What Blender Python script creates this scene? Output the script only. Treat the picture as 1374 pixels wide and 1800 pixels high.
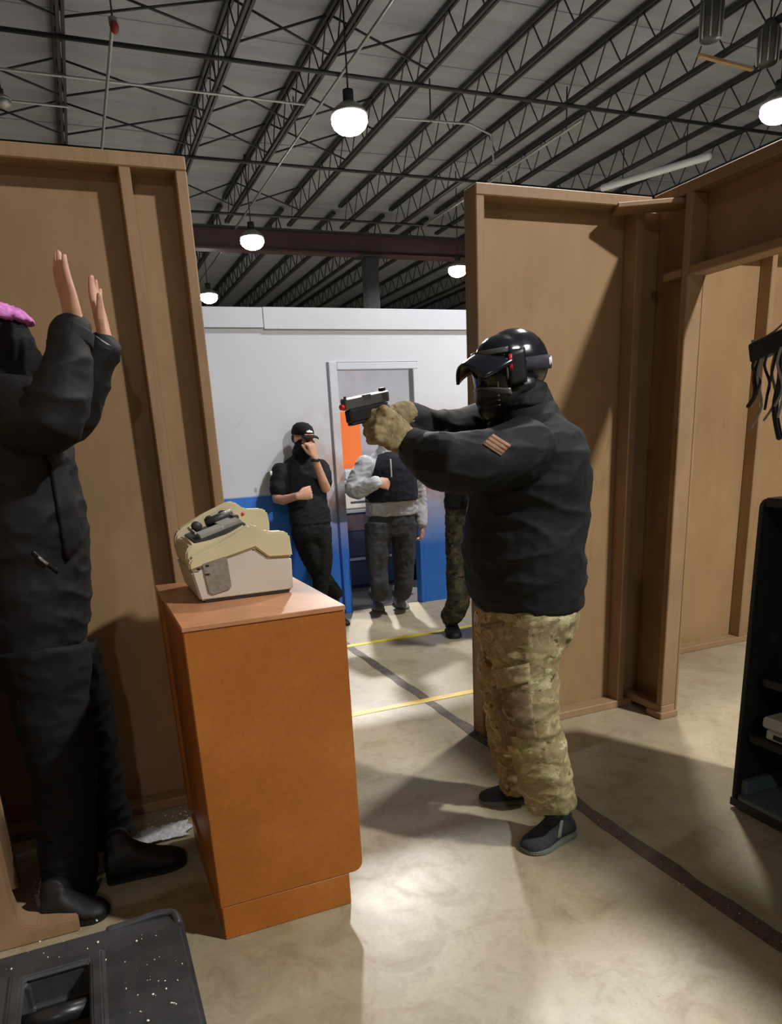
import bpy, bmesh, math, random
import numpy as np
from mathutils import Vector, Matrix, noise

for o in list(bpy.data.objects):
    bpy.data.objects.remove(o)
S = bpy.context.scene
COL = S.collection
rnd = random.Random(7)

# ------------------------------------------------------------------ camera
# grid of the building: x across the room, y towards the far hall, z up
FPX, CX, CY, CAMH = 1266.0, 675.0, 1156.0, 1.45
ROLL, PITCH, YAW = math.radians(3.17), math.radians(16.67), math.radians(21.5)
HF = Vector((math.sin(YAW), math.cos(YAW), 0)); R0 = Vector((math.cos(YAW), -math.sin(YAW), 0)); ZUP = Vector((0, 0, 1))
FW = HF * math.cos(PITCH) - ZUP * math.sin(PITCH)
UP0 = HF * math.sin(PITCH) + ZUP * math.cos(PITCH)
CR = R0 * math.cos(ROLL) - UP0 * math.sin(ROLL)
CU = R0 * math.sin(ROLL) + UP0 * math.cos(ROLL)
CAM = Vector((0, 0, CAMH))
cd = bpy.data.cameras.new('camera')
cd.sensor_fit = 'VERTICAL'; cd.sensor_height = 24.0; cd.sensor_width = 24.0
cd.lens = FPX / 1800.0 * 24.0
cd.shift_x = (687 - CX) / 1800.0
cd.shift_y = (CY - 900) / 1800.0
cd.clip_start = 0.05; cd.clip_end = 200
co = bpy.data.objects.new('camera', cd); COL.objects.link(co)
m = Matrix((CR, CU, -FW)).transposed().to_4x4(); m.translation = CAM
co.matrix_world = m
S.camera = co

def ray(px, py): return FW * FPX + CR * (px - CX) - CU * (py - CY)
def at(px, py, Y):
    d = ray(px, py); return CAM + d * (Y / d.dot(HF))
def onz(px, py, z=0.0):
    d = ray(px, py); return CAM + d * ((z - CAMH) / d.z)
def onv(px, py, v):
    d = ray(px, py); return CAM + d * (v / d.y)
def onu(px, py, u):
    d = ray(px, py); return CAM + d * (u / d.x)

# ------------------------------------------------------------------ world, exposure
W = bpy.data.worlds.new('hall_ambient'); S.world = W; W.use_nodes = True
W.node_tree.nodes['Background'].inputs[0].default_value = (0.62, 0.66, 0.75, 1)
W.node_tree.nodes['Background'].inputs[1].default_value = 0.025
S.view_settings.view_transform = 'Standard'; S.view_settings.look = 'None'
S.view_settings.gamma = 1.0; S.view_settings.use_curve_mapping = False
S.view_settings.exposure = 0.0
LAMP_W = 420.0
LAMP_COL = (1.0, 0.955, 0.92)
LZ = 5.5
LAMPS = [  # high-bay lamps of the hall: x, y, label
    (4.0, 10.33, 'bright high-bay lamp hanging large above the doorway gap', 1.9),
    (4.0, 16.2, 'high-bay lamp hanging just in front of the dark red girder', 0.8),
    (4.05, 21.9, 'high-bay lamp lowest at left, just above the white partition', 0.8),
    (9.65, 17.95, 'high-bay lamp beside the top of the right wooden flat', 0.8),
    (9.6, 8.56, 'high-bay lamp at the right edge above the wooden header', 0.8),
    (4.0, 4.5, 'high-bay lamp of the middle row, over the passage behind the flats', 0.5),
    (4.0, -1.4, 'high-bay lamp of the middle row, behind the photographer on the right', 1.22),
    (9.6, 3.9, 'high-bay lamp of the right row, over the side room', 0.25),
    (-1.6, -7.2, 'high-bay lamp of the left row, far behind the photographer', 0.35),
]
# ------------------------------------------------------------------ materials
def nm(name):
    mt = bpy.data.materials.new(name); mt.use_nodes = True
    nt = mt.node_tree; return mt, nt, nt.nodes['Principled BSDF']
def lin(*rgb):
    return tuple((c/255/12.92 if c/255 <= .04045 else ((c/255+.055)/1.055)**2.4) for c in rgb) + (1,)
def noise_node(nt, scale, detail=4, rough=.55, stretch=None, dist=0):
    tc = nt.nodes.new('ShaderNodeTexCoord'); mp = nt.nodes.new('ShaderNodeMapping')
    if stretch: mp.inputs['Scale'].default_value = stretch
    n = nt.nodes.new('ShaderNodeTexNoise'); n.inputs['Scale'].default_value = scale
    n.inputs['Detail'].default_value = detail; n.inputs['Roughness'].default_value = rough
    n.inputs['Distortion'].default_value = dist
    nt.links.new(tc.outputs['Object'], mp.inputs[0]); nt.links.new(mp.outputs[0], n.inputs['Vector'])
    return n
def ramp(nt, src, stops, interp='LINEAR'):
    r = nt.nodes.new('ShaderNodeValToRGB'); r.color_ramp.interpolation = interp
    el = r.color_ramp.elements
    while len(el) < len(stops): el.new(0.5)
    for e, (p, c) in zip(el, stops): e.position = p; e.color = c
    nt.links.new(src, r.inputs[0]); return r
def mixc(nt, fac, a, b, mode='MIX'):
    mx = nt.nodes.new('ShaderNodeMix'); mx.data_type = 'RGBA'; mx.blend_type = mode
    for sock, val in ((mx.inputs[0], fac), (mx.inputs[6], a), (mx.inputs[7], b)):
        if hasattr(val, 'links'): nt.links.new(val, sock)
        else: sock.default_value = val
    return mx.outputs[2]
def bump(nt, bs, src, strength, dist=.01):
    b = nt.nodes.new('ShaderNodeBump'); b.inputs['Strength'].default_value = strength; b.inputs['Distance'].default_value = dist
    nt.links.new(src, b.inputs['Height']); nt.links.new(b.outputs[0], bs.inputs['Normal'])
def plain(name, rgb, rough=.5, metal=0, var=.18, scale=8, bmp=0, stretch=None, spec=.5):
    mt, nt, bs = nm(name)
    c = lin(*rgb); n = noise_node(nt, scale, 5, .6, stretch)
    d = tuple(x*(1-var) for x in c[:3]) + (1,); u = tuple(min(1, x*(1+var)) for x in c[:3]) + (1,)
    r = ramp(nt, n.outputs[0], [(.3, d), (.7, u)])
    nt.links.new(r.outputs[0], bs.inputs['Base Color'])
    bs.inputs['Roughness'].default_value = rough; bs.inputs['Metallic'].default_value = metal
    bs.inputs['Specular IOR Level'].default_value = spec
    if bmp:
        n2 = noise_node(nt, scale*6, 3, .6, stretch); bump(nt, bs, n2.outputs[0], bmp)
    return mt
def emit(name, rgb, strength):
    mt, nt, bs = nm(name)
    bs.inputs['Base Color'].default_value = rgb + (1,)
    bs.inputs['Emission Color'].default_value = rgb + (1,); bs.inputs['Emission Strength'].default_value = strength
    return mt
M = {}
def mat_tan():
    mt, nt, bs = nm('tan_painted_wood')
    n = noise_node(nt, 2.2, 6, .6); n2 = noise_node(nt, 26, 4, .6, (1, 1, .15))
    r = ramp(nt, n.outputs[0], [(.3, lin(143, 115, 84)), (.7, lin(162, 132, 98))])
    r2 = ramp(nt, n2.outputs[0], [(.35, (.88, .88, .88, 1)), (.65, (1, 1, 1, 1))])
    c = mixc(nt, 1.0, r.outputs[0], r2.outputs[0], 'MULTIPLY')
    nt.links.new(c, bs.inputs['Base Color']); bs.inputs['Roughness'].default_value = .6
    bump(nt, bs, n2.outputs[0], .15)
    return mt
M['tan'] = mat_tan()
def mat_tan_sheet():
    mt, nt, bs = nm('tan_painted_plywood')
    n = noise_node(nt, 1.6, 6, .6); n2 = noise_node(nt, 9, 5, .65, (1, 1, .3)); n3 = noise_node(nt, 5, 6, .7, (1, 1, .5), 1.0)
    r = ramp(nt, n.outputs[0], [(.3, lin(145, 117, 82)), (.7, lin(162, 132, 94))])
    r2 = ramp(nt, n2.outputs[0], [(.35, (.9, .89, .88, 1)), (.65, (1, 1, 1, 1))])
    r3 = ramp(nt, n3.outputs[0], [(.60, (1, 1, 1, 1)), (.74, (.80, .74, .68, 1))])
    c = mixc(nt, 1.0, r.outputs[0], r2.outputs[0], 'MULTIPLY'); c = mixc(nt, 1.0, c, r3.outputs[0], 'MULTIPLY')
    nt.links.new(c, bs.inputs['Base Color']); bs.inputs['Roughness'].default_value = .6
    bump(nt, bs, n2.outputs[0], .12)
    return mt
M['sheet'] = mat_tan_sheet()
def mat_floor():
    mt, nt, bs = nm('sealed_concrete')
    n = noise_node(nt, 1.1, 7, .62); n2 = noise_node(nt, 7, 7, .7, None, .6); n3 = noise_node(nt, 60, 3, .6)
    r = ramp(nt, n.outputs[0], [(.3, lin(146, 136, 110)), (.52, lin(168, 158, 132)), (.72, lin(182, 175, 155))])
    r2 = ramp(nt, n2.outputs[0], [(.33, (.70, .66, .58, 1)), (.52, (1, 1, 1, 1))])
    c = mixc(nt, .75, r.outputs[0], r2.outputs[0], 'MULTIPLY')
    r3 = ramp(nt, n3.outputs[0], [(.3, (.9, .9, .9, 1)), (.6, (1, 1, 1, 1))])
    c = mixc(nt, 1.0, c, r3.outputs[0], 'MULTIPLY')
    nt.links.new(c, bs.inputs['Base Color'])
    rr = ramp(nt, n2.outputs[0], [(.3, (.42, .42, .42, 1)), (.7, (.31, .31, .31, 1))])
    nt.links.new(rr.outputs[0], bs.inputs['Roughness'])
    bs.inputs['Specular IOR Level'].default_value = .5
    bump(nt, bs, n3.outputs[0], .03, .004)
    return mt
M['floor'] = mat_floor()
def mat_farwall():
    # white sheet with a blue painted dado; the blue is sprayed soft next to the door, with rusty smears
    mt, nt, bs = nm('white_and_blue_paint')
    tc = nt.nodes.new('ShaderNodeTexCoord'); sp = nt.nodes.new('ShaderNodeSeparateXYZ')
    nt.links.new(tc.outputs['Object'], sp.inputs[0])
    def mth(op, a, b=None):
        k = nt.nodes.new('ShaderNodeMath'); k.operation = op
        for i, v in enumerate((a, b)):
            if v is None: continue
            if hasattr(v, 'links'): nt.links.new(v, k.inputs[i])
            else: k.inputs[i].default_value = v
        return k.outputs[0]
    def mr(v, a, b, c=0, d=1):
        k = nt.nodes.new('ShaderNodeMapRange'); k.inputs[1].default_value = a; k.inputs[2].default_value = b
        k.inputs[3].default_value = c; k.inputs[4].default_value = d; nt.links.new(v, k.inputs[0]); return k.outputs[0]
    x, z = sp.outputs[0], sp.outputs[2]
    n = noise_node(nt, 5, 6, .65); nb = noise_node(nt, 1.3, 4, .6)
    zz = mth('ADD', z, mth('MULTIPLY', mth('SUBTRACT', n.outputs[0], .5), .22))
    crisp = mr(z, 1.085, 1.07); soft = mr(zz, 1.10, .52)
    wsel = mr(x, 1.62, 1.85)
    blue_f = mth('ADD', mth('MULTIPLY', crisp, mth('SUBTRACT', 1.0, wsel)), mth('MULTIPLY', soft, wsel))
    dirt = mth('MULTIPLY', mth('MULTIPLY', mr(zz, .55, .95), mr(zz, 1.85, 1.05)), mth('MULTIPLY', mr(x, 1.5, 1.9), mr(n.outputs[0], .35, .6)))
    white = ramp(nt, nb.outputs[0], [(.3, lin(203, 211, 224)), (.7, lin(214, 221, 232))])
    n4 = noise_node(nt, 14, 6, .75)
    sm = ramp(nt, n4.outputs[0], [(.62, (1, 1, 1, 1)), (.78, (.74, .70, .68, 1))])
    wh = mixc(nt, 1.0, white.outputs[0], sm.outputs[0], 'MULTIPLY')
    c = mixc(nt, mth('MULTIPLY', dirt, .95), wh, lin(176, 134, 104))
    bl = ramp(nt, nb.outputs[0], [(.3, lin(36, 106, 206)), (.7, lin(46, 126, 226))])
    c = mixc(nt, blue_f, c, bl.outputs[0])
    nt.links.new(c, bs.inputs['Base Color']); bs.inputs['Roughness'].default_value = .55
    return mt
M['farwall'] = mat_farwall()
M['white'] = plain('white_fascia_paint', (210, 217, 228), .55, var=.05, scale=3)
M['bluetrim'] = M['farwall']
M['deck'] = plain('grey_roof_deck', (134, 140, 154), .8, var=.16, scale=1.5, bmp=.1, stretch=(.3, 2, 1))
M['steel'] = plain('dark_joist_steel', (40, 42, 48), .6, .2, var=.2, scale=3)
M['redsteel'] = plain('dark_red_girder_paint', (64, 42, 48), .6, .1, var=.2, scale=2)
M['pipe'] = plain('grey_conduit', (150, 152, 156), .4, .6, var=.1)
M['lampshell'] = plain('lamp_shell_aluminium', (150, 150, 150), .4, .7, var=.1)
M['glow'] = emit('lamp_glow', (1.0, .95, .86), 40.0)
M['yellow'] = plain('yellow_floor_paint', (214, 182, 62), .4, var=.15, scale=12)
M['yellow2'] = plain('bright_yellow_floor_paint', (214, 200, 40), .4, var=.15, scale=12)
M['joint'] = plain('dark_floor_joint_filler', (84, 76, 64), .55, var=.45, scale=22, bmp=.4)
def mat_counter():
    mt, nt, bs = nm('orange_brown_veneer')
    n = noise_node(nt, 2.0, 6, .6); n2 = noise_node(nt, 60, 3, .6, (1, 1, 1)); n3 = noise_node(nt, 7, 4, .6, None, 1.5)
    r = ramp(nt, n.outputs[0], [(.3, lin(150, 86, 24)), (.55, lin(168, 101, 34)), (.75, lin(180, 116, 46))])
    r2 = ramp(nt, n2.outputs[0], [(.3, (.88, .86, .84, 1)), (.6, (1, 1, 1, 1))])
    r3 = ramp(nt, n3.outputs[0], [(.66, (1, 1, 1, 1)), (.8, (.80, .74, .68, 1))])
    c = mixc(nt, 1.0, r.outputs[0], r2.outputs[0], 'MULTIPLY'); c = mixc(nt, 1.0, c, r3.outputs[0], 'MULTIPLY')
    nt.links.new(c, bs.inputs['Base Color']); bs.inputs['Roughness'].default_value = .42
    return mt
M['counter'] = mat_counter()
M['countertop'] = plain('worn_counter_top', (186, 132, 92), .45, var=.2, scale=5)
M['counteredge'] = plain('pale_worn_veneer_edge', (158, 100, 58), .6, var=.3, scale=20)
M['cream'] = plain('yellowed_cream_plastic', (204, 194, 158), .45, var=.06)
M['offwhite'] = plain('off_white_plastic', (200, 195, 180), .45, var=.06)
M['grille'] = plain('grey_grille_plastic', (132, 126, 116), .6, var=.25, scale=60)
M['darkplastic'] = plain('dark_grey_plastic', (52, 52, 52), .5, var=.2, scale=20)
M['greyplastic'] = plain('light_grey_plastic', (150, 148, 140), .45, var=.15, scale=20)
def mat_case():
    mt, nt, bs = nm('dusty_black_plastic')
    n = noise_node(nt, 9, 6, .7); n2 = noise_node(nt, 140, 2, .5)
    r = ramp(nt, n.outputs[0], [(.35, lin(42, 43, 46)), (.75, lin(66, 67, 68))])
    nt.links.new(r.outputs[0], bs.inputs['Base Color']); bs.inputs['Roughness'].default_value = .42
    bump(nt, bs, n2.outputs[0], .15, .003)
    return mt
M['case'] = mat_case()
M['casein'] = plain('black_plastic_recess', (30, 31, 33), .35, var=.2, scale=12)
M['chip'] = plain('white_chips', (222, 220, 210), .6, var=.1)
M['black'] = plain('black_matte_laminate', (34, 35, 37), .5, var=.2, scale=10)
M['shelfgrey'] = plain('dusty_grey_shelf_laminate', (92, 104, 108), .35, var=.2, scale=9)
M['device'] = plain('pale_grey_device_plastic', (190, 188, 180), .45, var=.06)
M['cable'] = plain('grey_cable_rubber', (150, 150, 146), .45, var=.1)
M['cableb'] = plain('black_cable_rubber', (26, 25, 27), .4, var=.1)
def fabric(name, rgb, var=.3, rough=.85, scale=14, bmp=.25, sheen=.0):
    mt, nt, bs = nm(name); c = lin(*rgb)
    n = noise_node(nt, scale, 6, .65); n2 = noise_node(nt, 420, 2, .5)
    r = ramp(nt, n.outputs[0], [(.3, tuple(x*(1-var) for x in c[:3])+(1,)), (.7, tuple(min(1, x*(1+var)) for x in c[:3])+(1,))])
    nt.links.new(r.outputs[0], bs.inputs['Base Color']); bs.inputs['Roughness'].default_value = rough
    bs.inputs['Specular IOR Level'].default_value = .3
    bs.inputs['Sheen Weight'].default_value = sheen; bs.inputs['Sheen Roughness'].default_value = .5
    bump(nt, bs, n2.outputs[0], bmp, .002)
    return mt
M['jacket'] = fabric('black_softshell', (18, 21, 25), .2, .75)
M['vjacket'] = fabric('black_parka_cloth', (19, 20, 23), .25, .65)
M['vtrouser'] = fabric('black_trouser_cloth', (14, 14, 15), .3)
M['polo'] = fabric('dark_navy_polo_knit', (22, 23, 29), .2)
M['gpants'] = fabric('black_work_trousers', (23, 24, 25), .25)
M['hood'] = fabric('light_grey_sweatshirt', (176, 180, 188), .15)
M['vest'] = fabric('navy_vest', (36, 38, 50), .15)
M['gtrack'] = fabric('grey_sweatpants', (62, 64, 68), .2)
M['greyband'] = fabric('grey_hem_cloth', (140, 138, 134), .15)
M['darktop'] = fabric('dark_green_black_top', (26, 27, 27), .3)
M['boot'] = plain('black_boot_leather', (13, 13, 14), .65, var=.2, scale=12)
M['bootsole'] = plain('black_rubber_sole', (16, 16, 16), .7, var=.2)
M['shoe'] = fabric('dark_slate_shoe_suede', (50, 55, 60), .35, .95, 30)
M['shoesole'] = plain('grey_green_shoe_sole', (112, 118, 108), .7, var=.15)
M['sneaker'] = plain('grey_sneaker_mesh', (158, 156, 160), .7, var=.35, scale=40)
M['glove'] = mat_glove() if False else fabric('tan_olive_glove', (138, 124, 90), .5, .8, 30)
M['gloveblack'] = fabric('dark_glove', (48, 38, 38), .25)
M['capblack'] = fabric('black_cap_cloth', (20, 20, 23), .2)
M['pink'] = fabric('pink_knit', (206, 128, 196), .35, .9, 40)
M['patch'] = fabric('tan_flag_patch', (150, 116, 92), .25, .9, 60)
M['patchdark'] = fabric('brown_patch_stripe', (112, 80, 64), .2)
M['markwhite'] = plain('white_print', (222, 222, 224), .6, var=.05)
M['markred'] = plain('red_print', (190, 40, 60), .4, var=.05)
M['gloss'] = plain('glossy_black_visor', (28, 30, 38), .18, var=.1, spec=.6)
M['mask'] = plain('black_mask_shell', (26, 27, 30), .4, var=.2, scale=20)
M['lens'] = plain('dark_goggle_lens', (24, 22, 26), .12, var=.1, spec=.6)
M['frameg'] = plain('grey_goggle_frame', (88, 92, 92), .35, var=.15)
M['strap'] = fabric('dark_grey_elastic_strap', (58, 58, 66), .2)
M['hair'] = plain('short_dark_hair', (36, 26, 20), .8, var=.3, scale=60)
M['gunmetal'] = plain('grey_slide_metal', (126, 126, 124), .32, .75, var=.12)
M['gunblack'] = plain('black_pistol_frame', (24, 24, 27), .45, var=.15)
M['redhead'] = plain('dull_red_enamel', (128, 46, 48), .5, var=.2)
M['redtip'] = plain('red_muzzle_plug', (214, 40, 44), .4, var=.1)
def mat_skin(name, rgb):
    mt, nt, bs = nm(name); c = lin(*rgb); n = noise_node(nt, 22, 5, .6)
    r = ramp(nt, n.outputs[0], [(.3, tuple(x*.86 for x in c[:3])+(1,)), (.7, c)])
    nt.links.new(r.outputs[0], bs.inputs['Base Color']); bs.inputs['Roughness'].default_value = .5
    bs.inputs['Subsurface Weight'].default_value = .12; bs.inputs['Subsurface Radius'].default_value = (.01, .004, .002)
    return mt
M['skin'] = mat_skin('light_skin', (206, 166, 142))
M['skin2'] = mat_skin('ruddy_skin', (204, 156, 132))
def mat_camo(name, cols, scale=9, thr=(.44, .50, .57)):
    mt, nt, bs = nm(name)
    base = lin(*cols[0]); out = None
    prev = None
    for i, c in enumerate(cols[1:]):
        n = noise_node(nt, scale*(1+.35*i), 5, .62, (1, 1, 1.5), .4)
        mpn = n.inputs['Vector'].links[0].from_node; mpn.inputs['Location'].default_value = (3.1*i+1, 7.7*i, 1.9*i)
        r = ramp(nt, n.outputs[0], [(thr[i % 3], (0, 0, 0, 1)), (thr[i % 3]+.03, (1, 1, 1, 1))])
        prev = mixc(nt, r.outputs[0], base if prev is None else prev, lin(*c))
    fine = noise_node(nt, 55, 5, .7); rf = ramp(nt, fine.outputs[0], [(.35, (.72, .72, .72, 1)), (.65, (1.0, 1.0, 1.0, 1))])
    c = mixc(nt, 1.0, prev, rf.outputs[0], 'MULTIPLY')
    nt.links.new(c, bs.inputs['Base Color']); bs.inputs['Roughness'].default_value = .85
    bs.inputs['Specular IOR Level'].default_value = .25
    w = noise_node(nt, 420, 2, .5); bump(nt, bs, w.outputs[0], .2, .002)
    return mt
M['camo'] = mat_camo('light_multicolour_camouflage', [(172, 162, 120), (140, 134, 92), (188, 182, 142), (102, 88, 64), (150, 136, 102)], 9, (.50, .55, .60))
M['camopocket'] = mat_camo('brown_camouflage', [(126, 112, 84), (106, 94, 70), (148, 134, 104), (92, 80, 60)], 11, (.50, .55, .60))
M['camodark'] = mat_camo('dark_olive_camouflage', [(78, 75, 55), (54, 56, 42), (92, 83, 62), (36, 35, 29)], 8, (.48, .56, .56))
M['grey1'] = plain('grey_partition_panel', (176, 178, 186), .6, var=.06)
M['orange'] = plain('orange_board', (240, 118, 44), .6, var=.05)
M['darkfloor'] = plain('dark_room_carpet', (62, 60, 60), .8, var=.2, scale=20)
M['brownbox'] = plain('dark_brown_cabinet', (74, 58, 58), .6, var=.2)
M['navybox'] = plain('navy_black_cabinet', (38, 38, 50), .5, var=.2)
M['sparkle'] = plain('crumpled_clear_wrap', (225, 226, 232), .25, var=.12, scale=50, bmp=.6)
# ------------------------------------------------------------------ mesh helpers
def V(*a): return Vector(a)
def props(o, label=None, cat=None, group=None, kind=None):
    if label: o['label'] = label
    if cat: o['category'] = cat
    if group: o['group'] = group
    if kind: o['kind'] = kind
    return o
def empty(name, loc=(0, 0, 0), label=None, cat=None, group=None, kind=None):
    o = bpy.data.objects.new(name, None); COL.objects.link(o); o.location = loc
    o.empty_display_size = .1
    return props(o, label, cat, group, kind)
def link(name, me, mat, parent=None, smooth=False):
    if mat is not None and not me.materials: me.materials.append(M[mat] if isinstance(mat, str) else mat)
    o = bpy.data.objects.new(name, me); COL.objects.link(o)
    if smooth:
        for p in me.polygons: p.use_smooth = True
    if parent is not None:
        o.parent = parent
        o.matrix_parent_inverse = wm(parent).inverted()
    return o
def wm(o):
    b = o.matrix_basis.copy()
    if o.parent: return wm(o.parent) @ o.matrix_parent_inverse @ b
    return b
def bm_mesh(bm, name):
    me = bpy.data.meshes.new(name); bm.normal_update(); bm.to_mesh(me); bm.free(); return me
def box(name, lo, hi, mat, parent=None, bev=.003, rot=None):
    """box between two corners; mesh origin at its centre"""
    lo = Vector(lo); hi = Vector(hi); c = (lo+hi)/2; d = hi-lo
    bm = bmesh.new(); bmesh.ops.create_cube(bm, size=1)
    for v in bm.verts: v.co = Vector((v.co.x*d.x, v.co.y*d.y, v.co.z*d.z))
    if bev: bmesh.ops.bevel(bm, geom=bm.edges[:], offset=min(bev, min(abs(d.x), abs(d.y), abs(d.z))*.3), segments=1, affect='EDGES')
    me = bm_mesh(bm, name)
    o = bpy.data.objects.new(name, me); COL.objects.link(o)
    me.materials.append(M[mat]); 
    mt = Matrix.Translation(c)
    if rot is not None: mt = mt @ rot.to_4x4()
    if parent is not None: o.parent = parent; o.matrix_parent_inverse = wm(parent).inverted()
    o.matrix_basis = mt
    return o
def prism(name, pts, depth_vec, mat, parent=None, bev=.004, smooth=False):
    """closed polygon (list of Vectors) extruded by a vector"""
    bm = bmesh.new(); vs = [bm.verts.new(p) for p in pts]; f = bm.faces.new(vs)
    r = bmesh.ops.extrude_face_region(bm, geom=[f])
    for e in r['geom']:
        if isinstance(e, bmesh.types.BMVert): e.co += Vector(depth_vec)
    bmesh.ops.recalc_face_normals(bm, faces=bm.faces[:])
    if bev: bmesh.ops.bevel(bm, geom=bm.edges[:], offset=bev, segments=2, affect='EDGES')
    return link(name, bm_mesh(bm, name), mat, parent, smooth)
class B:
    def __init__(s): s.v = []; s.f = []
    def ring(s, c, ax, ay, n):
        i0 = len(s.v)
        for k in range(n):
            a = 2*math.pi*k/n; s.v.append(Vector(c)+ax*math.cos(a)+ay*math.sin(a))
        return i0
    def loft(s, rings, n=18, cap=True):
        st = [s.ring(c, ax, ay, n) for c, ax, ay in rings]
        for a, b in zip(st, st[1:]):
            for k in range(n): s.f.append((a+k, a+(k+1) % n, b+(k+1) % n, b+k))
        if cap:
            i = len(s.v); s.v.append(Vector(rings[0][0]))
            for k in range(n): s.f.append((st[0]+(k+1) % n, st[0]+k, i))
            i = len(s.v); s.v.append(Vector(rings[-1][0]))
            for k in range(n): s.f.append((st[-1]+k, st[-1]+(k+1) % n, i))
    def limb(s, pts, rad, n=16, up=None, flat=1.0, rounded=True):
        """tapered rounded tube through the points"""
        pts = [Vector(p) for p in pts]
        if not hasattr(rad, '__len__'): rad = [rad]*len(pts)
        tang = []
        for i in range(len(pts)):
            a = pts[max(0, i-1)]; b = pts[min(len(pts)-1, i+1)]; tang.append((b-a).normalized())
        u = Vector(up) if up is not None else (Vector((0, 0, 1)) if abs(tang[0].z) < .9 else Vector((1, 0, 0)))
        rings = []
        for i, (p, t) in enumerate(zip(pts, tang)):
            ax = t.cross(u)
            if ax.length < 1e-4: ax = t.orthogonal()
            ax.normalize(); ay = t.cross(ax).normalized(); u = -ay if up is None else u
            r = rad[i]
            if i == 0 and rounded:
                for q in (.25, .62, .88):
                    rings.append((p-t*r*math.sqrt(max(0, 1-q*q))*.9, ax*r*q, ay*r*q*flat))
            rings.append((p, ax*r, ay*r*flat))
            if i == len(pts)-1 and rounded:
                for q in (.88, .62, .25):
                    rings.append((p+t*r*math.sqrt(max(0, 1-q*q))*.9, ax*r*q, ay*r*q*flat))
        s.loft(rings, n)
    def ell(s, c, ax, ay, az, n=16, m=9):
        c = Vector(c); rings = []
        for i in range(1, m):
            a = math.pi*i/m; rings.append((c-az*math.cos(a), ax*math.sin(a), ay*math.sin(a)))
        rings = [(c-az*.985, ax*.12, ay*.12)]+rings+[(c+az*.985, ax*.12, ay*.12)]
        s.loft(rings, n)
    def mesh(s, name):
        me = bpy.data.meshes.new(name); me.from_pydata([tuple(p) for p in s.v], [], s.f); me.update(); return me
def smoothpts(pts, rad=None, k=4):
    """Catmull-Rom through points (and radii)"""
    P = [Vector(p) for p in pts]; out = []; ro = []
    for i in range(len(P)-1):
        p0, p1, p2, p3 = P[max(0, i-1)], P[i], P[i+1], P[min(len(P)-1, i+2)]
        for j in range(k):
            t = j/k
            out.append(.5*((2*p1)+(p2-p0)*t+(2*p0-5*p1+4*p2-p3)*t*t+(3*p1-p0-3*p2+p3)*t**3))
            if rad: ro.append(rad[i]+(rad[i+1]-rad[i])*(t*t*(3-2*t)))
    out.append(P[-1])
    if rad: ro.append(rad[-1]); return out, ro
    return out
def tube(name, pts, r, mat, parent=None, n=8, k=4):
    b = B()
    p = smoothpts(pts, k=k) if k else pts
    b.limb(p, r, n); return link(name, b.mesh(name), mat, parent, True)
def remesh(b, name, mat, parent, voxel=.008, it=6, fac=.5, disp=None):
    me = b.mesh(name+'_raw'); o = bpy.data.objects.new(name+'_raw', me); COL.objects.link(o)
    md = o.modifiers.new('r', 'REMESH'); md.mode = 'VOXEL'; md.voxel_size = voxel
    if it:
        sm = o.modifiers.new('s', 'SMOOTH'); sm.factor = fac; sm.iterations = it
    dg = bpy.context.evaluated_depsgraph_get(); dg.update()
    nme = bpy.data.meshes.new_from_object(o.evaluated_get(dg)); nme.name = name
    bpy.data.objects.remove(o); bpy.data.meshes.remove(me)
    if disp:
        n = len(nme.vertices); c = np.zeros(n*3); no = np.zeros(n*3)
        nme.vertices.foreach_get('co', c); nme.vertex_normals.foreach_get('vector', no)
        c = c.reshape(-1, 3); no = no.reshape(-1, 3)
        d = np.array([disp(Vector(p)) for p in c]); c += no*d[:, None]
        nme.vertices.foreach_set('co', c.ravel()); nme.update()
    return link(name, nme, mat, parent, True)
def folds(amp=.006, sc=(7, 7, 15), seed=0.0, ridge=True):
    off = Vector((seed, seed*1.7, seed*.3))
    def fn(p):
        q = Vector((p.x*sc[0], p.y*sc[1], p.z*sc[2]))+off
        n = noise.noise(q); r = (1-abs(noise.noise(q*1.7+off)))**3 if ridge else 0
        return amp*(n*.7+r*.8-.35)
    return fn
def cyl(name, a, b_, r, mat, parent=None, n=16, r2=None):
    b = B(); b.limb([a, b_], [r, r if r2 is None else r2], n, rounded=False)
    return link(name, b.mesh(name), mat, parent, True)
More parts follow.
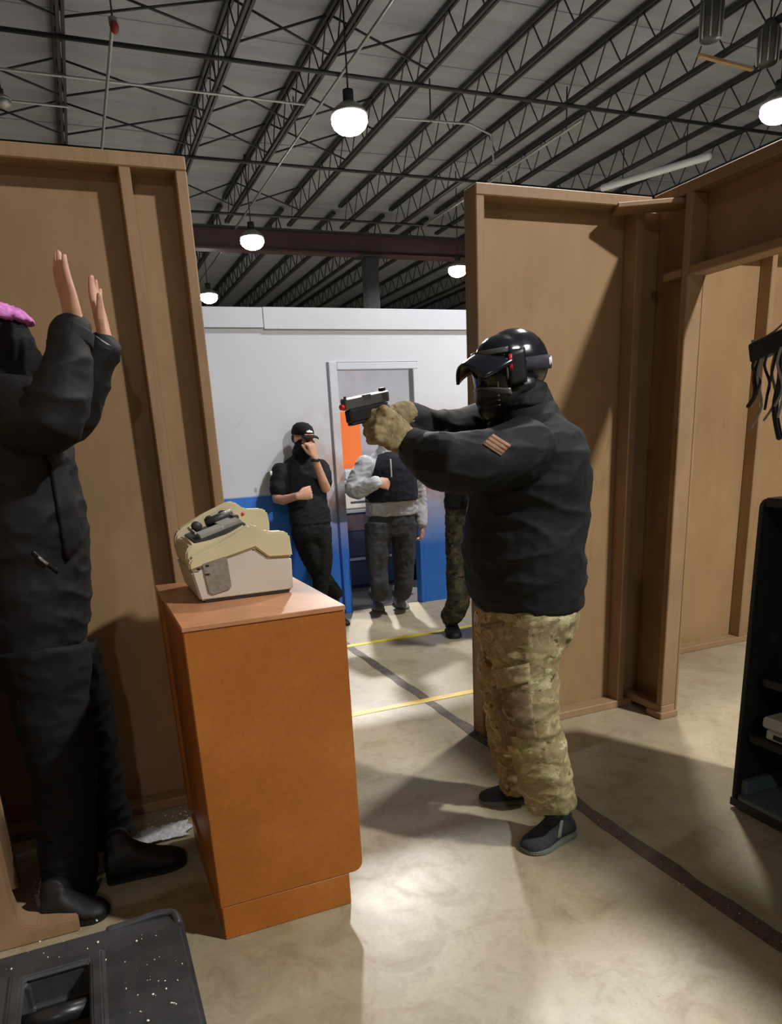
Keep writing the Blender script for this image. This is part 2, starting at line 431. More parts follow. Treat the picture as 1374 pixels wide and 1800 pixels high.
def sheet(name, fn, nu, nv, thick, mat, parent=None):
    """thick curved sheet from fn(s,t) with s,t in 0..1"""
    P = [[Vector(fn(i/nu, j/nv)) for j in range(nv+1)] for i in range(nu+1)]
    vs = []; fs = []
    N = {}
    for i in range(nu+1):
        for j in range(nv+1):
            a = P[min(nu, i+1)][j]-P[max(0, i-1)][j]; b = P[i][min(nv, j+1)]-P[i][max(0, j-1)]
            n = a.cross(b); N[i, j] = n.normalized() if n.length > 1e-9 else Vector((0, 0, 1))
    idx = lambda i, j, l: (i*(nv+1)+j)*2+l
    for i in range(nu+1):
        for j in range(nv+1):
            vs.append(P[i][j]+N[i, j]*thick/2); vs.append(P[i][j]-N[i, j]*thick/2)
    for i in range(nu):
        for j in range(nv):
            fs.append((idx(i, j, 0), idx(i+1, j, 0), idx(i+1, j+1, 0), idx(i, j+1, 0)))
            fs.append((idx(i, j, 1), idx(i, j+1, 1), idx(i+1, j+1, 1), idx(i+1, j, 1)))
    for i in range(nu):
        fs.append((idx(i, 0, 0), idx(i, 0, 1), idx(i+1, 0, 1), idx(i+1, 0, 0)))
        fs.append((idx(i, nv, 0), idx(i+1, nv, 0), idx(i+1, nv, 1), idx(i, nv, 1)))
    for j in range(nv):
        fs.append((idx(0, j, 0), idx(0, j+1, 0), idx(0, j+1, 1), idx(0, j, 1)))
        fs.append((idx(nu, j, 0), idx(nu, j, 1), idx(nu, j+1, 1), idx(nu, j+1, 0)))
    me = bpy.data.meshes.new(name); me.from_pydata([tuple(p) for p in vs], [], fs); me.update()
    return link(name, me, mat, parent, True)
# ================================================================== THE SETTING
floor = empty('floor', (0, 0, 0), kind='structure')
box('concrete_slab', (-14, -12, -.2), (26, 44, 0), 'floor', floor, 0)
def strip(name, a, b, w, z, mat, parent, jag=0, seg=1):
    a = Vector(a); b = Vector(b); d = (b-a).normalized(); s = Vector((-d.y, d.x, 0)); r = random.Random(3)
    vs = []; fs = []
    for i in range(seg+1):
        p = a+(b-a)*(i/seg)
        l = w/2+r.uniform(-jag, jag); q = w/2+r.uniform(-jag, jag)
        vs += [p+s*l, p-s*q]
    n = len(vs)
    vs = [Vector((p.x, p.y, z)) for p in vs]+[Vector((p.x, p.y, -.01)) for p in vs]
    for i in range(seg):
        k = 2*i; fs.append((k, k+2, k+3, k+1))
        fs.append((k, n+k, n+k+2, k+2)); fs.append((k+1, k+3, n+k+3, n+k+1))
    me = bpy.data.meshes.new(name); me.from_pydata([tuple(v) for v in vs], [], [tuple(reversed(f)) for f in fs]); me.update()
    return link(name, me, mat, parent)
j0 = onz(640, 1150); j1 = onz(1374, 1660); jd = (j1-j0).normalized()
strip('floor_joint', (1.66, -1.5, 0), (1.66, 12, 0), .062, .0016, 'joint', floor, .008, 120)
strip('yellow_line', (-.6, 3.572, 0), (4.2, 3.572, 0), .055, .002, 'yellow', floor, .002, 30)
strip('yellow_line', (-.6, 4.93, 0), (4.2, 4.93, 0), .055, .002, 'yellow2', floor, .003, 30)

ceiling = empty('ceiling', (0, 0, 7.0), kind='structure')
for i in range(46):
    y0 = 3+i*.9; dz = rnd.uniform(0, .02)
    box('deck_panel', (-13, y0, 7.03+dz), (25, y0+.895, 7.08+dz), 'deck', ceiling, .006)
box('deck_backing', (-13, -12, 7.12), (25, 44, 7.16), 'deck', ceiling, 0)
box('wall_far_hall', (-13, 43.8, 0), (25, 44, 7.1), 'grey1', None, 0)['kind'] = 'structure'
bpy.data.objects['wall_far_hall'].name = 'wall_back'
# --- roof joists
def bar_mesh(name, a, b, r):
    bb = B(); bb.limb([a, b], r, 5, rounded=False); me = bb.mesh(name); me.materials.append(M['steel']); return me
JT, JB = 7.0, 6.47
STEP = .7
webA = bar_mesh('web_bar', V(0, 0, JB-6.7), V(0, STEP/2, JT-6.7), .011)
webB = bar_mesh('web_bar', V(0, STEP/2, JT-6.7), V(0, STEP, JB-6.7), .011)
def chordbox(name, lo, hi, parent): return box(name, lo, hi, 'steel', parent, 0)
JX = [-.9, .64, 2.73, 4.06, 5.54, 6.87, 8.2, 9.45, 11.3, 13.2, 15.0]
ORD = ['leftmost', 'second from the left', 'third from the left', 'fourth from the left', 'fifth from the left', 'sixth from the left', 'fifth from the right', 'fourth from the right', 'third from the right', 'second from the right', 'rightmost']
for i_, x in enumerate(JX):
    j = empty('roof_joist', (x, 13, 6.7), 'dark open-web steel roof joist before the girder, '+ORD[i_], 'joist', 'roof joists over the room')
    for nm_, z0, z1 in (('top_chord', JT-.06, JT), ('bottom_chord', JB, JB+.06)):
        chordbox(nm_, (x-.05, 6.2, z0), (x-.012, 18.7, z1), j); chordbox(nm_, (x+.012, 6.2, z0), (x+.05, 18.7, z1), j)
    k = 0
    while 6.6+k*STEP < 18:
        for me in (webA, webB):
            o = bpy.data.objects.new('web_bar', me); COL.objects.link(o); o.parent = j
            o.matrix_parent_inverse = wm(j).inverted(); o.location = (x, 6.6+k*STEP, 6.7)
        k += 1
for i_, x in enumerate(JX):
    j = empty('roof_joist', (x, 24, 6.7), 'dark open-web steel roof joist beyond the red girder, '+ORD[i_], 'joist', 'roof joists beyond the girder')
    for nm_, z0, z1 in (('top_chord', JT-.06, JT), ('bottom_chord', JB, JB+.06)):
        chordbox(nm_, (x-.05, 19.2, z0), (x+.05, 34, z1), j)
    bb = B(); y = 19.3
    while y < 33.5:
        bb.limb([V(x, y, JB), V(x, y+STEP/2, JT)], .016, 4, rounded=False); bb.limb([V(x, y+STEP/2, JT), V(x, y+STEP, JB)], .016, 4, rounded=False); y += STEP
    props(link('web', bb.mesh('web'), 'steel', j), kind='stuff')
# --- bridging rows: a straight rod at the bottom chords and crossed rods between joists
for n_, y in enumerate((8.0, 11.35, 14.85, 17.9)):
    r = empty('joist_bridging', (6, y, 6.7), ['bridging row of steel rods nearest overhead, crossing the joists', 'bridging row crossing the joists beside the brightest lamp', 'bridging row crossing the joists just above the wooden flats', 'bridging row crossing the joists right before the girder'][n_], 'bridging')
    cyl('rod', V(JX[0], y, JB-.02), V(JX[-1], y, JB-.02), .028, 'steel', r, 6)
    for a, b in zip(JX, JX[1:]):
        if a > 5: continue
        for (za, zb) in ((JB+.03, JT-.05), (JT-.05, JB+.03)):
            cyl('cross_rod', V(a+.04, y-.35, za), V(b-.04, y-.35, zb), .016, 'steel', r, 5)
for y, lb in ((13.1, 'row of crossed rods between joists at upper left, without a straight rod'),):
    r = empty('joist_bridging', (6, y, 6.7), lb, 'bridging')
    for a, b in zip(JX, JX[1:]):
        if a > 5: continue
        for (za, zb) in ((JB+.03, JT-.05), (JT-.05, JB+.03)):
            cyl('cross_rod', V(a+.04, y, za), V(b-.04, y, zb), .016, 'steel', r, 5)
# --- girder and column
g_ = empty('steel_girder', (5, 18.95, 5.95), 'dark red steel girder carrying the roof joists', 'girder')
box('web', (-4, 18.93, 6.0), (17, 18.97, 6.42), 'redsteel', g_, 0)
box('top_flange', (-4, 18.8, 6.42), (17, 19.1, 6.46), 'steel', g_, 0)
box('bottom_flange', (-4, 18.8, 5.96), (17, 19.1, 6.0), 'redsteel', g_, 0)
cpos = onv(650, 470, 18.95)
c_ = empty('steel_column', (cpos.x, 18.95, 0), 'dark steel column under the red girder, above the white partition', 'column')
box('shaft', (cpos.x-.17, 18.8, .03), (cpos.x+.17, 19.1, 5.93), 'steel', c_, .01)
box('base_plate', (cpos.x-.28, 18.7, 0), (cpos.x+.28, 19.2, .03), 'steel', c_, .005)
box('cap_plate', (cpos.x-.28, 18.7, 5.93), (cpos.x+.28, 19.2, 5.96), 'steel', c_, .005)
# --- conduits
def conduit(pts, r, label, clips=()):
    t = empty('conduit', pts[0], label, 'conduit')
    tube('pipe', pts, r, 'pipe', t, 8, 0)
    for p in clips: cyl('strap', p+V(0, 0, -.02), V(p.x, p.y, JT), .012, 'steel', t, 6)
yl = 12.35
conduit([V(-4, yl, 6.44), V(4.06, yl, 6.44)], .018, 'thin pale conduit crossing under the joists at upper left', [V(-2.3, yl, 6.44), V(.64, yl, 6.44), V(2.73, yl, 6.44)])
conduit([V(-4, 13.3, 6.44), V(.7, 13.3, 6.44)], .016, 'short thin pale conduit at far upper left behind the other', [V(-.9, 13.3, 6.44)])
conduit([V(4.25, 6.5, 6.38), V(4.25, 18.7, 6.38)], .022, 'long pale conduit running along the joists past the brightest lamp', [V(4.25, 9, 6.38), V(4.25, 13.5, 6.38)])
conduit([V(4.3, 19.2, 6.38), V(4.3, 30, 6.38)], .03, 'pale conduit continuing beyond the red girder', [V(4.3, 21, 6.38)])
conduit([V(5.6, 12.4, 6.42), V(6.9, 12.3, 6.42), V(7.3, 12.3, 6.3), V(7.35, 12.3, 5.9)], .018, 'pale bent conduit dropping beside a joist right of the lamp', [V(6.2, 12.35, 6.42)])
conduit([V(8.6, 11.6, 6.37), V(8.6, 17.6, 6.37)], .028, 'thick pale conduit running towards the right wooden flat', [V(8.6, 12, 6.37), V(8.6, 16, 6.37)])
# sprinkler drop with red head on the first joist
p = onz(200, 42, 6.2)
s_ = empty('sprinkler_drop', p, 'grey drop pipe with a red head at upper left', 'sprinkler')
tube('pipe', [V(p.x, p.y+.05, 6.26), V(p.x+.02, p.y+3.0, 6.36), V(p.x+.02, p.y+5.5, 6.36)], .022, 'pipe', s_, 8, 3)
cyl('collar', V(p.x, p.y+.05, 6.20), V(p.x, p.y+.05, 6.28), .05, 'pipe', s_, 12)
bb = B(); bb.ell(V(p.x, p.y-.02, 6.16), V(.05, 0, 0), V(0, .05, 0), V(0, 0, .07)); link('head', bb.mesh('head'), 'redhead', s_, True)
cyl('hanger', V(p.x, p.y+.05, 6.27), V(p.x, p.y+.05, 7.02), .012, 'steel', s_, 6)
# --- lamps
def lamp(x, y, z, label, k, lit=True, q=1.0):
    t = empty('high_bay_lamp', (x, y, z), label, 'lamp')
    b = B()
    b.loft([(V(x, y, z+.06*q), V(.245*q, 0, 0), V(0, .245*q, 0)), (V(x, y, z+.11*q), V(.22*q, 0, 0), V(0, .22*q, 0)), (V(x, y, z+.18*q), V(.13*q, 0, 0), V(0, .13*q, 0)), (V(x, y, z+.21*q), V(.07*q, 0, 0), V(0, .07*q, 0))], 24, True)
    link('reflector', b.mesh('reflector'), 'lampshell', t, True)
    cyl('ballast_housing', V(x, y, z+.2*q), V(x, y, z+.34*q), .07*q, 'steel', t, 16)
    cyl('hanging_rod', V(x, y, z+.34*q), V(x, y, 7.03), .012, 'steel', t, 6)
    b = B(); b.ell(V(x, y, z), V(.24*q, 0, 0), V(0, .24*q, 0), V(0, 0, .16*q), 20, 9)
    link('bulb', b.mesh('bulb'), 'glow' if lit else 'lampshell', t, True)
    if lit:
        l = bpy.data.lights.new('lamp_light', 'AREA'); l.shape = 'DISK'; l.size = .34; l.energy = LAMP_W*k; l.color = LAMP_COL; l.spread = math.radians(178)
        lo = bpy.data.objects.new('lamp_light', l); COL.objects.link(lo); lo.parent = t; lo.matrix_parent_inverse = wm(t).inverted(); lo.location = (x, y, z-.175)
for x, y, lb, k in LAMPS: lamp(x, y, LZ, lb, k)
p = onz(5, 180, 6.1); lamp(p.x, p.y, 6.1, 'small unlit lamp at the left edge under the joists', 0, False, .45)
for (px, py, lb) in ((1250, 40, 'hanging ribbed lamp shade, unlit, left of the two at upper right'), (1350, 85, 'hanging ribbed lamp shade, unlit, right of the two at upper right')):
    p = onz(px, py, 6.2)
    t = empty('ribbed_lamp', p, lb, 'lamp')
    b = B(); b.loft([(p+V(0, 0, -.18), V(.12, 0, 0), V(0, .12, 0)), (p+V(0, 0, .2), V(.13, 0, 0), V(0, .13, 0)), (p+V(0, 0, .32), V(.06, 0, 0), V(0, .06, 0))], 16)
    link('shade', b.mesh('shade'), 'darkplastic', t, True)
    for i in range(8):
        a = i*math.pi/4; q = p+V(math.cos(a)*.13, math.sin(a)*.13, 0)
        cyl('rib', q+V(0, 0, -.18), q+V(0, 0, .2), .012, 'lampshell', t, 5)
    cyl('hanging_rod', p+V(0, 0, .3), V(p.x, p.y, 7.03), .012, 'steel', t, 6)
pa, pb = onz(1060, 330, 6.35), onz(1245, 275, 6.35)
t = empty('strip_light', (pa+pb)/2, 'unlit white strip light hanging above the right wooden flat', 'lamp')
b = B(); b.limb([pa, pb], .07, 8); link('body', b.mesh('body'), 'white', t, True)
for q in (pa*.8+pb*.2, pa*.2+pb*.8): cyl('hanging_rod', q, V(q.x, q.y, 7.03), .01, 'steel', t, 6)
pa, pb = onz(1228, 97, 6.4), onz(1322, 122, 6.4)
d_ = (pb-pa)
box('timber_batten', (pa+pb)/2-V(d_.length/2, .03, .02), (pa+pb)/2+V(d_.length/2, .03, .02), 'tan', None, .004, Matrix.Rotation(math.atan2(d_.y, d_.x), 3, 'Z'))
props(bpy.data.objects['timber_batten'], 'short brown batten lying across joist chords at upper right', 'batten')

# ------------------------------------------------------------------ wooden flats
ZT = 2.44
def frame_u(name, x0, x1, yf, studs, back=True, z0=0, sill=True):
    """flat parallel to x: framing at yf..yf+.09 (towards camera), sheet behind"""
    w = empty(name, ((x0+x1)/2, yf, 0), kind='structure')
    box('plywood_sheet', (x0, yf+.09, z0), (x1, yf+.104, ZT), 'sheet', w, .002)
    box('top_plate', (x0, yf, ZT-.045), (x1, yf+.089, ZT), 'tan', w, .004)
    if sill: box('bottom_plate', (x0, yf, z0), (x1, yf+.089, z0+.04), 'tan', w, .004)
    for s in studs: box('stud', (s, yf+.001, z0+.04), (s+.04, yf+.089, ZT-.045), 'tan', w, .004)
    return w
wl = frame_u('wall_left', -.60, .514, 2.935, (.474, .284, -.56))
wr = frame_u('wall_right', 1.672, 2.58, 2.94, (1.672, 2.50))
# --- the side wall with the doorway, its framing towards us
ws = empty('wall_right_side', (2.63, 2.0, 0), kind='structure')
X0, X1, X2 = 2.58, 2.67, 2.684
box('plywood_sheet', (X1, 2.70, 0), (X2, 3.03, ZT), 'sheet', ws, .002)
box('plywood_sheet', (X1, .90, 2.075), (X2, 2.70, ZT), 'sheet', ws, .002)
box('plywood_sheet', (X1, -.6, 0), (X2, .90, ZT), 'sheet', ws, .002)
box('top_plate', (X0, -.6, ZT-.045), (X1, 2.935, ZT), 'tan', ws, .004)
box('header_board', (X0, .90, 2.075), (X1, 2.699, 2.11), 'tan', ws, .004)
box('ledger', (X0+.004, 2.742, 2.075), (X1, 2.86, 2.11), 'tan', ws, .004)
box('bottom_plate', (X0, 2.70, .03), (X1, 3.03, .07), 'tan', ws, .004)
box('foot_block', (X0-.01, 2.69, 0), (X2, 2.80, .035), 'tan', ws, .004)
box('bottom_plate', (X0, -.6, 0), (X1, .90, .04), 'tan', ws, .004)
for y in (2.70, 2.99): box('stud', (X0, y, .07), (X1, y+.04, ZT-.045), 'tan', ws, .004)
for y in (-.6, .1, .86): box('stud', (X0, y, .04), (X1, y+.04, ZT-.045), 'tan', ws, .004)
for y in (1.5, 2.1): box('cripple_stud', (X0+.03, y, 2.11), (X1, y+.04, ZT-.045), 'tan', ws, .004)
box('corner_board', (2.36, 2.80, 2.372), (2.74, 2.93, 2.394), 'tan', ws, .004, Matrix.Rotation(math.radians(-28), 3, 'Z'))
# --- wall of the side room
wb = frame_u('wall_side_room', 2.75, 5.6, 3.51, (4.0, 2.76, 5.2), True)
# --- left return wall (framing towards us)
wq = empty('wall_left_side', (-.5, 2.2, 0), kind='structure')
box('plywood_sheet', (-.62, .9, 0), (-.606, 2.93, ZT), 'sheet', wq, .002)
box('top_plate', (-.605, .9, ZT-.045), (-.515, 2.93, ZT), 'tan', wq, .004)
for y in (2.50,): box('stud', (-.605, y, .04), (-.41, y+.04, ZT-.045), 'tan', wq, .004)
box('bottom_plate', (-.605, .9, 0), (-.515, 2.93, .04), 'tan', wq, .004)
pts = [V(-.6, 2.215, 0), V(-.225, 2.215, 0), V(-.225, 2.215, .05), V(-.34, 2.215, .055), V(-.375, 2.215, .07), V(-.395, 2.215, .10), V(-.402, 2.215, .16), V(-.402, 2.215, 1.2), V(-.6, 2.215, 1.2)]
prism('plywood_brace', pts, (0, .085, 0), 'tan', wq, .004)

# ------------------------------------------------------------------ white and blue partition with door
YF = 5.97
wf = empty('wall_far', (2.1, YF, 0), kind='structure')
def fbox(name, x0, x1, z0, z1, y0=YF, y1=YF+.05, mat='farwall', bev=0):
    pts = [V(x0, y0, z0), V(x1, y0, z0), V(x1, y0, z1), V(x0, y0, z1)]
    return prism(name, pts, (0, y1-y0, 0), mat, wf, bev)
DX0, DX1, DZ = 2.075, 2.755, 2.03
fbox('sheet_panel', -1.2, .70, 0, 2.35); fbox('sheet_panel', .706, 1.985, 0, 2.35)
fbox('sheet_panel', 2.80, 3.9, 0, 2.35); fbox('sheet_panel', 3.906, 5.2, 0, 2.35)
fbox('sheet_panel', 1.985, 2.80, 2.09, 2.35)
fbox('fascia_board', -1.2, 1.495, 2.345, 2.487, YF-.02); fbox('fascia_board', 1.502, 5.2, 2.335, 2.49, YF-.02)
d1 = empty('door_1', (2.4, YF, 0), kind='structure')
def dbox(name, x0, x1, z0, z1, y0, y1, mat='farwall'):
    return prism(name, [V(x0, y0, z0), V(x1, y0, z0), V(x1, y0, z1), V(x0, y0, z1)], (0, y1-y0, 0), mat, d1, .004)
dbox('door_jamb', 2.005, DX0, 0, 2.09, YF-.012, YF+.09); dbox('door_jamb', DX1, 2.795, 0, 2.03, YF-.012, YF+.09)
dbox('door_head', DX0, 2.795, DZ, 2.085, YF-.012, YF+.09)
# the room behind the door
fl2 = box('floor_carpet', (.6, 6.03, .0), (4.6, 9.2, .004), 'darkfloor', floor, 0)
ww = empty('wall_inner_room', (2.6, 9.0, 0), kind='structure')
box('partition_panel', (.6, 9.0, 0), (3.05, 9.04, 2.35), 'grey1', ww, .004)
box('partition_panel', (3.09, 9.0, 0), (5.4, 9.04, 2.35), 'grey1', ww, .004)
box('partition_post', (3.045, 8.97, 0), (3.095, 9.05, 2.4), 'white', ww, .004)
box('partition_rail', (.6, 8.98, 2.35), (5.4, 9.05, 2.42), 'white', ww, .004)
# ================================================================== COUNTER
def ring_tray(name, lo, hi, ilo, ihi, zt, depth, zb, mat, parent, bev):
    """block with a rectangular recess in its top"""
    bm = bmesh.new(); v = bm.verts.new
    o = [(lo[0], lo[1]), (hi[0], lo[1]), (hi[0], hi[1]), (lo[0], hi[1])]
    i = [(ilo[0], ilo[1]), (ihi[0], ilo[1]), (ihi[0], ihi[1]), (ilo[0], ihi[1])]
    ob = [v((*p, zb)) for p in o]; ot = [v((*p, zt)) for p in o]; it = [v((*p, zt)) for p in i]; ib = [v((*p, zt-depth)) for p in i]
    for k in range(4):
        n = (k+1) % 4
        bm.faces.new((ob[k], ob[n], ot[n], ot[k])); bm.faces.new((ot[k], ot[n], it[n], it[k])); bm.faces.new((it[k], it[n], ib[n], ib[k]))
    bm.faces.new(ib); bm.faces.new(list(reversed(ob)))
    bmesh.ops.recalc_face_normals(bm, faces=bm.faces[:])
    if bev: bmesh.ops.bevel(bm, geom=[e for e in bm.edges if abs(e.verts[0].co.z-zb) > 1e-6 or abs(e.verts[1].co.z-zb) > 1e-6], offset=bev, segments=3, affect='EDGES')
    return link(name, bm_mesh(bm, name), mat, parent, False)
ct = empty('counter_cabinet', (.42, 2.3, 0), 'orange-brown wooden counter pedestal carrying the cream machine', 'counter')
U0, U1, VA, VB = .19, .655, 1.955, 2.68
r_ = .03
fp = [V(U0, VA, .115)]+[V(U1-r_+r_*math.sin(a), VA, .115+r_-r_*math.cos(a)) for a in (0, .4, .8, 1.2, 1.57)]+[V(U1, VA, .985), V(U0, VA, .985)]
prism('front_panel', fp, (0, .022, 0), 'counter', ct, .003)
box('side_panel', (U1-.02, VA+.022, .13), (U1-.002, VB, .985), 'counter', ct, .002)
box('back_panel', (U0+.02, VB-.02, .12), (U1-.02, VB, .985), 'counter', ct, .002)
box('side_stile', (U0+.001, VA+.022, .115), (U0+.022, VA+.30, .985), 'counter', ct, .002)
box('side_panel', (U0+.014, VA+.30, .115), (U0+.03, VB-.05, .985), 'counter', ct, .002)
box('side_stile', (U0+.001, VB-.05, .115), (U0+.022, VB, .985), 'counter', ct, .002)
box('counter_top', (U0-.002, VA-.002, .985), (U1+.002, VB+.002, 1.0), 'countertop', ct, .002)
box('toe_kick', (U0+.004, VA+.002, 0), (U1-.047, VB-.06, .115), 'counter', ct, .003)
box('floor_board', (U0+.02, VA+.022, .115), (U1-.02, VB-.02, .13), 'counter', ct, 0)

# ================================================================== CREAM MACHINE ON THE COUNTER
mc = empty('banknote_counter', (.43, 2.42, 1.0), 'yellowed cream office counting machine sitting on the wooden counter', 'machine')
VN, VF = 2.235, 2.60
def up(pts, v): return [V(x, v, z) for x, z in pts]
lower = [(.285, 1.008), (.268, 1.102), (.30, 1.112), (.38, 1.13), (.468, 1.152), (.51, 1.117), (.585, 1.113), (.581, 1.008)]
prism('lower_body', up(lower, VN+.004), (0, VF-VN-.008, 0), 'offwhite', mc, .006)
cheek = [(.264, 1.103), (.262, 1.125), (.272, 1.142), (.36, 1.178), (.44, 1.213), (.462, 1.224), (.478, 1.224), (.514, 1.200), (.566, 1.197), (.584, 1.187), (.588, 1.115), (.51, 1.119), (.47, 1.154), (.38, 1.132)]
prism('side_cover', up(cheek, VN), (0, .05, 0), 'cream', mc, .006)
far = [(.272, 1.10), (.264, 1.15), (.27, 1.185), (.285, 1.20), (.37, 1.243), (.462, 1.279), (.482, 1.277), (.515, 1.25), (.575, 1.247), (.592, 1.238), (.598, 1.187), (.585, 1.113), (.51, 1.119), (.47, 1.154), (.38, 1.132)]
prism('side_cover', up(far, VF-.05), (0, .05, 0), 'cream', mc, .006)
mid = [(.272, 1.10), (.262, 1.13), (.266, 1.16), (.282, 1.178), (.34, 1.185), (.40, 1.20), (.455, 1.225), (.49, 1.20), (.50, 1.15), (.57, 1.14), (.575, 1.115), (.51, 1.117), (.47, 1.15), (.38, 1.13)]
prism('front_cover', up(mid, VN+.05), (0, VF-VN-.10, 0), 'cream', mc, .006)
# hopper with rollers and guide plates
sl = math.atan2(.035, .12)
rt = Matrix.Rotation(-sl, 3, 'Y')
hp = box('hopper_tray', (.295, VN+.06, 1.188), (.465, VF-.055, 1.208), 'darkplastic', mc, .004, rt)
box('guide_plate', (.315, VN+.075, 1.196), (.395, VN+.155, 1.214), 'greyplastic', mc, .003, rt)
box('guide_plate', (.39, VN+.08, 1.214), (.455, VF-.14, 1.232), 'greyplastic', mc, .003, rt)
cyl('feed_roller', V(.365, VF-.13, 1.222), V(.455, VF-.11, 1.246), .015, 'darkplastic', mc, 12)
for k in range(3):
    v = VF-.16+k*.03; cyl('feed_wheel', V(.33+.05*k, v, 1.216+.012*k), V(.33+.05*k, v+.022, 1.216+.012*k), .017, 'darkplastic', mc, 14)
cyl('shaft', V(.305, VN+.085, 1.205), V(.312, VF-.09, 1.206), .006, 'gunmetal', mc, 8)
box('latch', (.44, VF-.20, 1.222), (.462, VF-.14, 1.246), 'darkplastic', mc, .003)
# side grille, latches, feet
gp = [(.303, 1.122), (.372, 1.138), (.380, 1.132), (.384, 1.045), (.376, 1.035), (.325, 1.025), (.312, 1.034)]
gr = prism('side_grille', [V(x, VN-.001, z) for x, z in gp], (0, .006, 0), 'grille', mc, .001)
box('slot', (.308, VN-.003, 1.088), (.322, VN+.001, 1.092), 'gunblack', gr, 0)
for x, z in ((.285, 1.108), (.312, 1.116)): box('screw_hole', (x, VN-.002, z-.003), (x+.01, VN+.002, z+.003), 'gunblack', mc, 0)
for x in (.31, .55):
    for v in (VN+.03, VF-.03): cyl('foot', V(x, v, 1.0), V(x, v, 1.012), .012, 'darkplastic', mc, 10)
box('base_rail', (.30, VN+.01, 1.003), (.57, VF-.01, 1.010), 'darkplastic', mc, 0)
bb = B(); bb.ell(V(.505, VF-.052, 1.235), V(.006, 0, 0), V(0, .003, 0), V(0, 0, .006), 10, 6); link('logo_dot', bb.mesh('logo_dot'), 'redtip', mc, True)

# ================================================================== BLACK PLASTIC CASE, BOTTOM LEFT
cs = empty('plastic_case', (-.3, 1.25, 0), 'black plastic case with a recessed handle and white chips, bottom left corner', 'case')
ring_tray('lid', (-.50, .95), (.062, 1.592), (-.275, 1.16), (-.145, 1.478), .40, .075, 0, 'case', cs, .012)
# rim around the recess
def rim(lo, hi, w, z0, z1):
    o = empty
    bm = bmesh.new(); v = bm.verts.new
    def rect(e, z): return [v((lo[0]-e, lo[1]-e, z)), v((hi[0]+e, lo[1]-e, z)), v((hi[0]+e, hi[1]+e, z)), v((lo[0]-e, hi[1]+e, z))]
    a = rect(w, z0); b = rect(w*.7, z1); c = rect(.004, z1); d = rect(-.002, z0)
    for p, q in ((a, b), (b, c), (c, d)):
        for k in range(4): bm.faces.new((p[k], p[(k+1) % 4], q[(k+1) % 4], q[k]))
    bmesh.ops.recalc_face_normals(bm, faces=bm.faces[:])
    bmesh.ops.bevel(bm, geom=bm.edges[:], offset=.003, segments=2, affect='EDGES')
    return link('handle_rim', bm_mesh(bm, 'handle_rim'), 'case', cs, False)
rim((-.275, 1.16), (-.145, 1.478), .034, .399, .407)
b = B(); b.limb([V(-.28, 1.375, .372), V(-.14, 1.375, .372)], .02, 12, rounded=False); link('carry_handle', b.mesh('carry_handle'), 'casein', cs, True)
box('recess_liner', (-.272, 1.163, .325), (-.148, 1.475, .332), 'casein', cs, 0)
pts = smoothpts([V(-.10, 1.582, .396), V(-.05, 1.582, .399), V(.01, 1.581, .404), V(.042, 1.572, .402), V(.05, 1.54, .396)], k=4)
b = B(); b.limb(pts, .010, 10); link('scratch_ridge', b.mesh('scratch_ridge'), 'case', cs, True)  # raised ridge added to stand for a lit scratch at the lid corner
b = B(); rr = random.Random(11)
def chip(b, p, s):
    a = rr.uniform(0, 3.14); ax = V(math.cos(a), math.sin(a), 0)*s; ay = V(-math.sin(a), math.cos(a), 0)*s*rr.uniform(.4, .9)
    b.ell(p, ax, ay, V(0, 0, s*.5), 6, 4)
for k in range(170):
    x, y = rr.uniform(-.48, .05), rr.uniform(1.0, 1.58)
    if -.32 < x < -.10 and y < 1.52: continue
    s = rr.choice([.0009, .0012, .0015, .002, .003]); chip(b, V(x, y, .40+s*.4), s)
for px, py, s in ((70, 1655, .003), (240, 1654, .0035), (186, 1687, .0032), (38, 1711, .004), (170, 1618, .0045), (260, 1794, .0035), (290, 1724, .002), (312, 1723, .0022), (20, 1703, .003), (172, 1656, .004)):
    p = onz(px, py, .402); chip(b, p, s)
props(link('paint_chips', b.mesh('paint_chips'), 'chip', cs), kind='stuff')

# ================================================================== BLACK SHELF UNIT
sh = empty('shelf_unit', (2.36, 1.55, 0), 'black open shelf cart at the right edge, in front of the side doorway', 'shelf')
SU0, SU1, SV0, SV1 = 2.17, 2.55, 1.22, 1.872
sp = [V(SU0, SV1, .02), V(SU1, SV1, .02), V(SU1, SV1, 1.19)]+[V(SU0+.03-.03*math.sin(a), SV1, 1.16+.03*math.cos(a)) for a in (0, .4, .8, 1.2, 1.57)]
prism('side_panel', sp, (0, -.022, 0), 'black', sh, .003)
prism('side_panel', [p+V(0, SV0+.022-SV1, 0) for p in sp], (0, -.022, 0), 'black', sh, .003)
def shelf(z0, z1, u0, mat, rnd_=.06):
    q = [V(SU1-.013, SV1-.022, z0), V(SU1-.013, SV0+.022, z0)]
    q += [V(u0, SV0+.022, z0), V(u0, SV1-.022-rnd_, z0)]+[V(u0+rnd_-rnd_*math.cos(a), SV1-.022-rnd_+rnd_*math.sin(a), z0) for a in (.4, .8, 1.2, 1.57)]
    return prism('shelf_board', q, (0, 0, z1-z0), mat, sh, .003)
shelf(1.165, 1.195, SU0-.005, 'black', .02); shelf(.515, .545, SU0+.03, 'black'); shelf(.285, .315, SU0+.02, 'black', .02); shelf(.02, .062, SU0-.004, 'shelfgrey', .02)
box('back_panel', (SU1-.012, SV0+.02, .06), (SU1, SV1-.02, 1.17), 'black', sh, .002)
box('inner_lip', (SU0+.02, SV1-.05, .062), (SU1-.02, SV1-.022, .12), 'shelfgrey', sh, .004)
box('bottom_edge', (SU0-.008, SV0, .012), (SU0+.01, SV1, .045), 'black', sh, .003)
